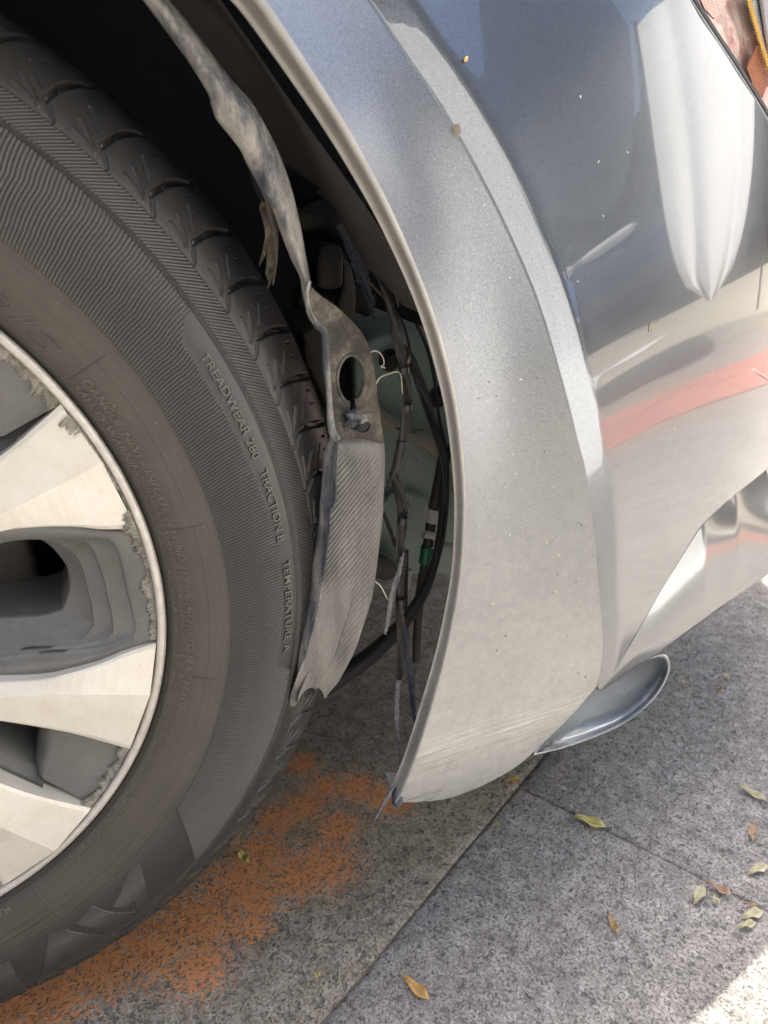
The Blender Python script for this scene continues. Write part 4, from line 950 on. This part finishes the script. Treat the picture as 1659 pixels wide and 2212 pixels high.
ribbon('torn_strip', [(862,1470,7,-.034),(858,1500,5.5,-.036),(858,1560,4,-.04),(862,1610,2,-.044),(864,1650,1.5,-.047),(868,1690,2.2,-.05)], M['rag_pale'], jag=.7)
ribbon('torn_strip', [(872,1350,6,-.026),(882,1420,6,-.028),(889,1480,7,-.03),(893,1530,5,-.034),(898,1570,3,-.038),(901,1615,1.4,-.042)], M['rag_blue'], jag=.7)
ribbon('torn_strip', [(872,1195,3,-.034),(862,1235,5,-.036),(850,1275,6,-.038),(843,1310,4.5,-.038),(838,1345,4,-.038),(832,1370,2.5,-.038)], M['rag_pale'], jag=.8)
ribbon('torn_strip', [(853,1696,2,-.058),(838,1722,3.5,-.06),(822,1752,2.5,-.06),(808,1776,1,-.06)], M['rag_pale'], jag=.4)
ribbon('torn_strip', [(856,925,2,-.03),(890,932,4,-.02),(918,928,2,-.012)], M['rag'], jag=.6)
for k in range(16):
    x0, y0_ = random.choice([(872,1000),(880,1090),(852,690),(866,770),(846,640),(862,1060)]); x0 += random.uniform(-8, 12); y0_ += random.uniform(-30, 30)
    ribbon('fibre', [(x0, y0_, .7, -.035), (x0+random.uniform(-5,6), y0_+9, .6, -.036), (x0+random.uniform(-8,10), y0_+random.uniform(14,22), .3, -.036)], M['rag_brown'], jag=.1, n=6)
thr = simple('pale_thread', (.45, .42, .34), .7)
tube('thread', [tuple(atc(px, py, -.036)) for px, py in [(800,762),(808,758),(820,762),(828,775),(829,788),(822,792),(832,795)]], .0004, thr, trimE, 5, 40)
tube('thread', [tuple(atc(px, py, -.036)) for px, py in [(813,828),(822,815),(840,808),(858,803),(866,812),(868,832),(869,850)]], .0004, thr, trimE, 5, 40)
tube('thread', [tuple(atc(px, py, -.036)) for px, py in [(810,1256),(822,1266),(832,1285),(838,1296)]], .0005, thr, trimE, 5, 30)
bm = bmesh.new(); p = atc(858, 1722, -.058)
bmesh.ops.create_icosphere(bm, subdivisions=2, radius=.007, matrix=Matrix.Translation(p) @ Matrix.Diagonal((.55,.8,1.25,1)))
for v_ in bm.verts: v_.co += Vector((random.gauss(0,.0005), 0, random.gauss(0,.0006)))
bm_obj('corner_clip', bm, M['rag_blue'], bumper, True)

# ------------------------------------------------------------------ fallen leaves
def leaf_mat(name, a, b_):
    m, nt, b = mat(name); v = coords(nt); n1 = noise(nt, v, 120, 5, .6)
    nt.links.new(ramp(nt, n1, [(.35, a), (.65, b_)]), b.inputs['Base Color']); b.inputs['Roughness'].default_value = .6; return m
LM = {'yellow': leaf_mat('yellow_leaf', (.50,.44,.13), (.62,.57,.22)), 'pale': leaf_mat('pale_leaf', (.40,.38,.24), (.55,.52,.36)), 'brown': leaf_mat('brown_leaf', (.28,.16,.07), (.46,.31,.14)), 'ochre': leaf_mat('ochre_leaf', (.50,.27,.07), (.62,.38,.12)), 'rust': leaf_mat('rust_leaf', (.30,.15,.10), (.45,.34,.22))}
def leaf(px0, py0, px1, py1, w, kind, label, curl=.25, stem=True):
    a, b_ = atg(px0, py0, .004), atg(px1, py1, .004); d = b_-a; Ln = d.length; ang = math.atan2(d.y, d.x)
    o = empty('leaf', ((a.x+b_.x)/2, (a.y+b_.y)/2, .0018), ang); tag(o, label, 'leaf', 'fallen leaves on the pavement')
    V = []; n = 16
    for i in range(n):
        t = i/(n-1); ww = .74*w*(math.sin(math.pi*min(1, t*1.02))**.75)*(.75+.35*t)*.5; row = []
        for j in range(7):
            q = -1+j/3; row.append(((t-.5)*Ln, q*ww, abs(q)**1.5*ww*curl*1.6 + .003*math.sin(math.pi*t)*(1-.4*abs(q)) + .0016*math.sin(t*9+q)+ .004*curl*(t-.5)**2*4))
        V.append(row)
    V = np.array(V); B_ = V[:, ::-1]-np.array([0,0,.0003])
    grid_obj('blade', np.concatenate([V, B_, V[:, :1]], 1), LM[kind], o, True)
    mid = [(V[i,3,0], V[i,3,1], V[i,3,2]+.0002) for i in range(0, n, 3)] + [tuple(V[-1,3])]
    if stem: mid = [(-Ln*.62, .0008, .0012)] + mid
    tube('midrib', mid, .0004, LM['pale'], o, 5, 20)
    return o
def L4(x, y): return (.570*x+713, .570*y+1591)
for (a, b_), (c_, d), w, kind, lab, curl in [
    (L4(925,300), L4(1048,345), .016, 'yellow', 'yellow half-moon leaf lying on the slab joint right of the bumper corner', .3),
    (L4(275,905), L4(378,1000), .012, 'ochre', 'tan brown veined oval leaf at the bottom centre of the photo', .25),
    (L4(1050,665), L4(1092,752), .008, 'brown', 'narrow rust brown curled leaf alone in the middle of the grey slab', .5),
    (L4(1545,185), L4(1656,245), .012, 'pale', 'long pale grey-green leaf uppermost at the right edge', .4),
    (L4(1605,325), L4(1600,395), .010, 'rust', 'small brownish leaf below the long pale one at the right edge', .4),
    (L4(1588,515), L4(1658,485), .012, 'pale', 'pale flat leaf at the right edge above the joint', .2),
    (L4(1425,550), L4(1525,602), .010, 'rust', 'pinkish brown leaf lying along the slab joint among pale leaves', .4),
    (L4(1382,630), L4(1415,572), .013, 'pale', 'pale crumpled leaf just below the joint, leftmost of its cluster', .5),
    (L4(1448,602), L4(1475,640), .007, 'pale', 'small curved pale leaf scrap beside the crumpled leaf', .6),
    (L4(1565,685), L4(1640,662), .013, 'pale', 'pale yellow-green leaf nearest the joint at the right edge', .3),
    (L4(1545,722), L4(1615,705), .009, 'pale', 'lowest of the pale leaves at the right edge', .4),
    (L4(1568,632), L4(1615,642), .006, 'rust', 'tiny brown leaf scrap in the joint at the right edge', .5)]:
    leaf(a, b_, c_, d, w, kind, lab, curl)
leaf(514, 1836, 536, 1864, .011, 'yellow', 'pale yellow leaf half hidden beside the lower tyre tread', .4)
leaf(1090, 1690, 1124, 1682, .010, 'ochre', 'bright orange leaf scrap under the bumper corner', .5)
leaf(1063, 1786, 1078, 1778, .008, 'pale', 'tiny pale tan scrap left of the yellow half-moon leaf', .4, False)
leaf(676, 2103, 692, 2106, .007, 'yellow', 'tiny yellow-green scrap on the tan slab by the joint', .3, False)
leaf(1548, 1487, 1560, 1490, .010, 'ochre', 'small orange brown scrap behind the air dam', .4, False)
leaf(1472, 1470, 1484, 1478, .010, 'pale', 'small tan scrap nearest the air dam', .4, False)
leaf(1568, 1455, 1574, 1468, .008, 'pale', 'small grey scrap farthest back on the pavement', .4, False)

# ------------------------------------------------------------------ the street around: seen only as reflections in the paint
def box_obj(name, c, s, m, parent, bev=0):
    bm = bmesh.new(); add_box(bm, c, s, None, bev); return bm_obj(name, bm, m, parent)
wall_m = simple('grey_render', (.10, .115, .14), .8, 0, 3, .12); dkglass = simple('shop_glass', (.02, .025, .03), .08); white_m = simple('white_metal', (.78, .80, .80), .5, 0, 8, .05)
blue_m = simple('blue_cloth', (.05, .09, .26), .8); trim_m = simple('tan_trim', (.45, .38, .27), .7)
shop = empty('shop_building', (0, -4.8, 0)); tag(shop, 'dark grey shop front with a white roller shutter, mirrored in the bumper paint', 'building')
box_obj('wall', (-5.2, -.3, 4.5), (13.2, .5, 9), wall_m, shop); box_obj('wall', (19, -.3, 8), (24, .5, 16), wall_m, shop)
box_obj('wall', (4.2, -.3, 6.9), (5.6, .5, 4.2), wall_m, shop); box_obj('sign_panel', (4.2, -.05, 4.1), (5.4, .12, 1.2), white_m, shop)
for i in range(27): box_obj('slat', (4.2, -.1+.0, .06+i*.125), (5.2, .05, .112), white_m, shop, .012)
for x in (-9, -6.5, -4, -1.5, .2, 9, 12, 15, 18, 21, 24): box_obj('window', (x, -.02, 1.6), (1.7, .08, 2.4), dkglass, shop)
for x in (9, 13, 17, 21): 
    V = [[(x-1.6, .0, 4.0), (x-1.6, 1.1, 3.3), (x-1.6, 1.1, 3.0)], [(x+1.6, .0, 4.0), (x+1.6, 1.1, 3.3), (x+1.6, 1.1, 3.0)]]
    grid_obj('awning', np.array(V), blue_m, shop, False); box_obj('cornice', (x, .05, 6.0), (3.6, .16, .35), trim_m, shop)
sheet_m = simple('reflection_cloth', (.85, .86, .85), .7, 0, 2, .04)  # white sheet on poles, invented so the bumper mirrors a bright V
V = []
for i in range(30):
    t = i/29; w = 2*t**.44; cx_s = .10+.02*t; row = []
    for j in range(25):
        q = j/24*2-1; row.append((4.2+2.5*t - .12*math.cos(q*math.pi/2) + .012*math.sin(q*9), cx_s + q*w*.47, .38 + 3.3*t**.9 + .35*(1-q*q)*t*0))
    V.append(row)
V = np.array(V); V[:, :, 0] += .10*np.exp(-((np.linspace(-1, 1, 25)[None, :]-.55)/.14)**2) + .10*np.exp(-((np.linspace(-1, 1, 25)[None, :]+.55)/.14)**2)
tag(grid_obj('reflection_sheet', np.concatenate([V, V[:, ::-1]+np.array([.004,0,0]), V[:, :1]], 1), sheet_m, None, True), 'added white pointed sheet ahead of the car, put in to mirror a V below the headlight', 'reflection sheet')
for y, side_ in ((-.84, 'shop'), (1.08, 'road')):
    tag(tube('sheet_pole', [(6.75, y, 0), (6.75, y, 2), (6.72, y, 3.75)], .03, M['metal_dark'], None, 12), 'steel pole holding the top corner of the added white reflection sheet on the %s side' % side_, 'pole', 'poles of the added reflection sheet')
blue_box = empty('blue_reflection_box', (5.2, -.73, 0)); tag(blue_box, 'added small blue box with two white lamps, standing in for a blue vehicle mirrored in the middle of the dark bumper', 'reflection stand-in')
# small blue box, added to stand in for a mirrored blue vehicle
paint_b = simple('blue_paint', (.28, .45, .85), .4, 0, 3, .2, coat=.6)
box_obj('body', (0, 0, 1.05), (.3, .25, .44), paint_b, blue_box, .05); box_obj('shelf', (0, 0, .82), (.3, .25, .04), white_m, blue_box, .01); box_obj('base', (0, 0, .06), (.3, .24, .12), white_m, blue_box, .01)
for y in (-.095, .095):
    bm = bmesh.new(); bmesh.ops.create_uvsphere(bm, u_segments=16, v_segments=10, radius=.055, matrix=Matrix.Translation((-.05, y, 1.33))); bm_obj('lamp', bm, white_m, blue_box, True)
    box_obj('leg', (-.1, y, .42), (.03, .03, .80), white_m, blue_box)
stripe_m = simple('stripe_sheet_cloth', (.82, .82, .80), .7, 0, 1.5, .06)  # white sheet invented so the crease mirrors a bright stripe
V = []
for i in range(150):
    x = 3.4 + 8.0*i/149; w = .10*math.sin(i*.55) + .06*math.sin(i*1.7+1)
    xg = 1.25 + 10.15*i/149
    V.append([(xg+(x-xg)*g_, -.62-2.5*g_, .014+.008*math.sin(i*.8)+.03*g_) for g_ in (0, .25, .5, .75, .95)] + [(x, -3.2-1.5*t+w*(.3+.7*math.sin(math.pi*t)), .06+4.9*t**1.05-.0*t) for t in np.linspace(0, 1, 14)])
V = np.array(V); tag(grid_obj('stripe_sheet', np.concatenate([V, V[:, ::-1]-np.array([0,.01,0]), V[:, :1]], 1), stripe_m, None, True), 'added white folded tarpaulin slung from the shop front, mirrored as the white stripe along the crease', 'stripe_sheet')
block = empty('cross_street_building', (44, 8, 0)); tag(block, 'dark building closing the end of the street, seen as the slate reflection in the bumper', 'building')
box_obj('wall', (0, 0, 8), (.8, 44, 16), simple('brown_render', (.055, .048, .044), .9), block)
for i in range(13):
    for j in range(4): box_obj('window', (-.42, -19+3.2*i, 2+3.6*j), (.06, 1.5, 2), dkglass, block)
red = simple('red_paint', (.42, .20, .17), .9, 0, 6, .25)
V = [[(2.6, -1.6, .004), (2.6, 3.2, .004)], [(3.5, -1.6, .004), (3.5, 3.2, .004)]]
tag(grid_obj('kerb_marking', np.array(V), red, None, False), kind='structure')
far = empty('street_building', (4, 15, 0)); tag(far, 'pale rendered building across the street behind the car', 'building')
box_obj('wall', (0, 0, 5), (46, .6, 10), simple('far_render', (.09, .08, .072), .85, 0, 2, .1), far)
for i in range(14):
    for j in range(3): box_obj('window', (-21+3.2*i, -.31, 1.8+3*j), (1.3, .06, 1.6), dkglass, far)

# ---- dirt specks and chips standing on the paint
for mname, cnt, col, seed in (('mud_speck', 70, (.16, .13, .09), 3), ('pollen_speck', 45, (.62, .55, .34), 5), ('paint_chip', 34, (.62, .63, .63), 8)):
    rr_ = random.Random(seed); bm = bmesh.new(); mm = simple(mname, col, .8)
    for k in range(cnt):
        px = rr_.uniform(960, 1640); py = rr_.uniform(80, 1480) if mname == 'paint_chip' else 700+780*rr_.random()**.7
        p = hit(px, py)
        if (p.x-0)**2+(p.z-ZH)**2 < .41**2 or p.z < .2: continue
        d = dcrease(p.x, p.z)
        if d < 0: p.y = -.0665 + .40*max(0, p.z-.34)**2*max(0, 1+d/.055)
        if py > 1010+(1659-px)*1.33-60 and d > 0: continue
        r_ = rr_.uniform(.00018, .00055)*(2.2 if rr_.random() < .06 else 1)
        bmesh.ops.create_icosphere(bm, subdivisions=1, radius=r_, matrix=Matrix.Translation(p) @ Matrix.Rotation(rr_.uniform(0,3), 4, 'Y') @ Matrix.Diagonal((rr_.uniform(.8,3.2), .35, rr_.uniform(.6,1.2), 1)))
    o = bm_obj(mname, bm, mm, bumper, True); tag(o, kind='stuff')
def stuck(name, px0, py0, px1, py1, w, m, off=-.001):
    a, b_ = hit(px0, py0, off), hit(px1, py1, off); V = []; d = (b_-a); n_ = Vector((-d.z, 0, d.x)).normalized()
    for i in range(9):
        t = i/8; c_ = a+d*t; ww = w*math.sin(math.pi*t)**.7*.5; V.append([tuple(c_+n_*ww*q+Vector((0,-.0008*math.sin(math.pi*t)-.0004*(1-q*q),0))) for q in (-1,-.5,0,.5,1)])
    return grid_obj(name, np.array(V), m, bumper, True)
stuck('leaf_scrap', 1002, 134, 1010, 122, .0020, LM['ochre']); stuck('leaf_scrap', 1409, 694, 1406, 718, .0014, LM['brown'])
stuck('stain', 974, 276, 996, 286, .006, simple('dried_stain', (.22, .20, .16), .7), -.0006)
# more of the loom: tape wraps, bolts and grime inside the gap
for px, py, y in ((872,800,-.034),(879,880,-.034),(866,960,-.034),(868,1125,-.03),(867,1205,-.03),(866,1300,-.032)):
    tube('tape_wrap', [tuple(atc(px+random.uniform(-2,2), py-7, y-.0005)), tuple(atc(px, py+7, y-.0005))], .0030, M['rubber_seal'], bodyE, 12, 5)
for px, py, y in ((950,860,.10),(845,780,.10)):
    bm = bmesh.new(); p = atc(px, py, y-.004); bmesh.ops.create_cone(bm, cap_ends=True, segments=6, radius1=.0055, radius2=.0055, depth=.006, matrix=Matrix.Translation(p) @ Matrix.Rotation(math.pi/2, 4, 'X')); bmesh.ops.create_cone(bm, cap_ends=True, segments=20, radius1=.0085, radius2=.0085, depth=.002, matrix=Matrix.Translation(p+Vector((0,.003,0))) @ Matrix.Rotation(math.pi/2, 4, 'X')); bm_obj('bolt', bm, M['metal_dark'], bodyE)
tube('thin_cable', [tuple(atc(px, py, y)) for px, py, y in [(900,700,.0),(925,760,.01),(940,830,.01),(948,900,.01),(965,980,.0),(968,1060,.0),(960,1150,.01),(945,1220,.02)]], .0011, M['black'], bodyE, 8, 60)
tube('thin_cable', [tuple(atc(px, py, y)) for px, py, y in [(790,600,.03),(835,650,.02),(870,700,.0),(885,760,-.02),(878,800,-.03)]], .0009, M['rag_brown'], bodyE, 8, 40)
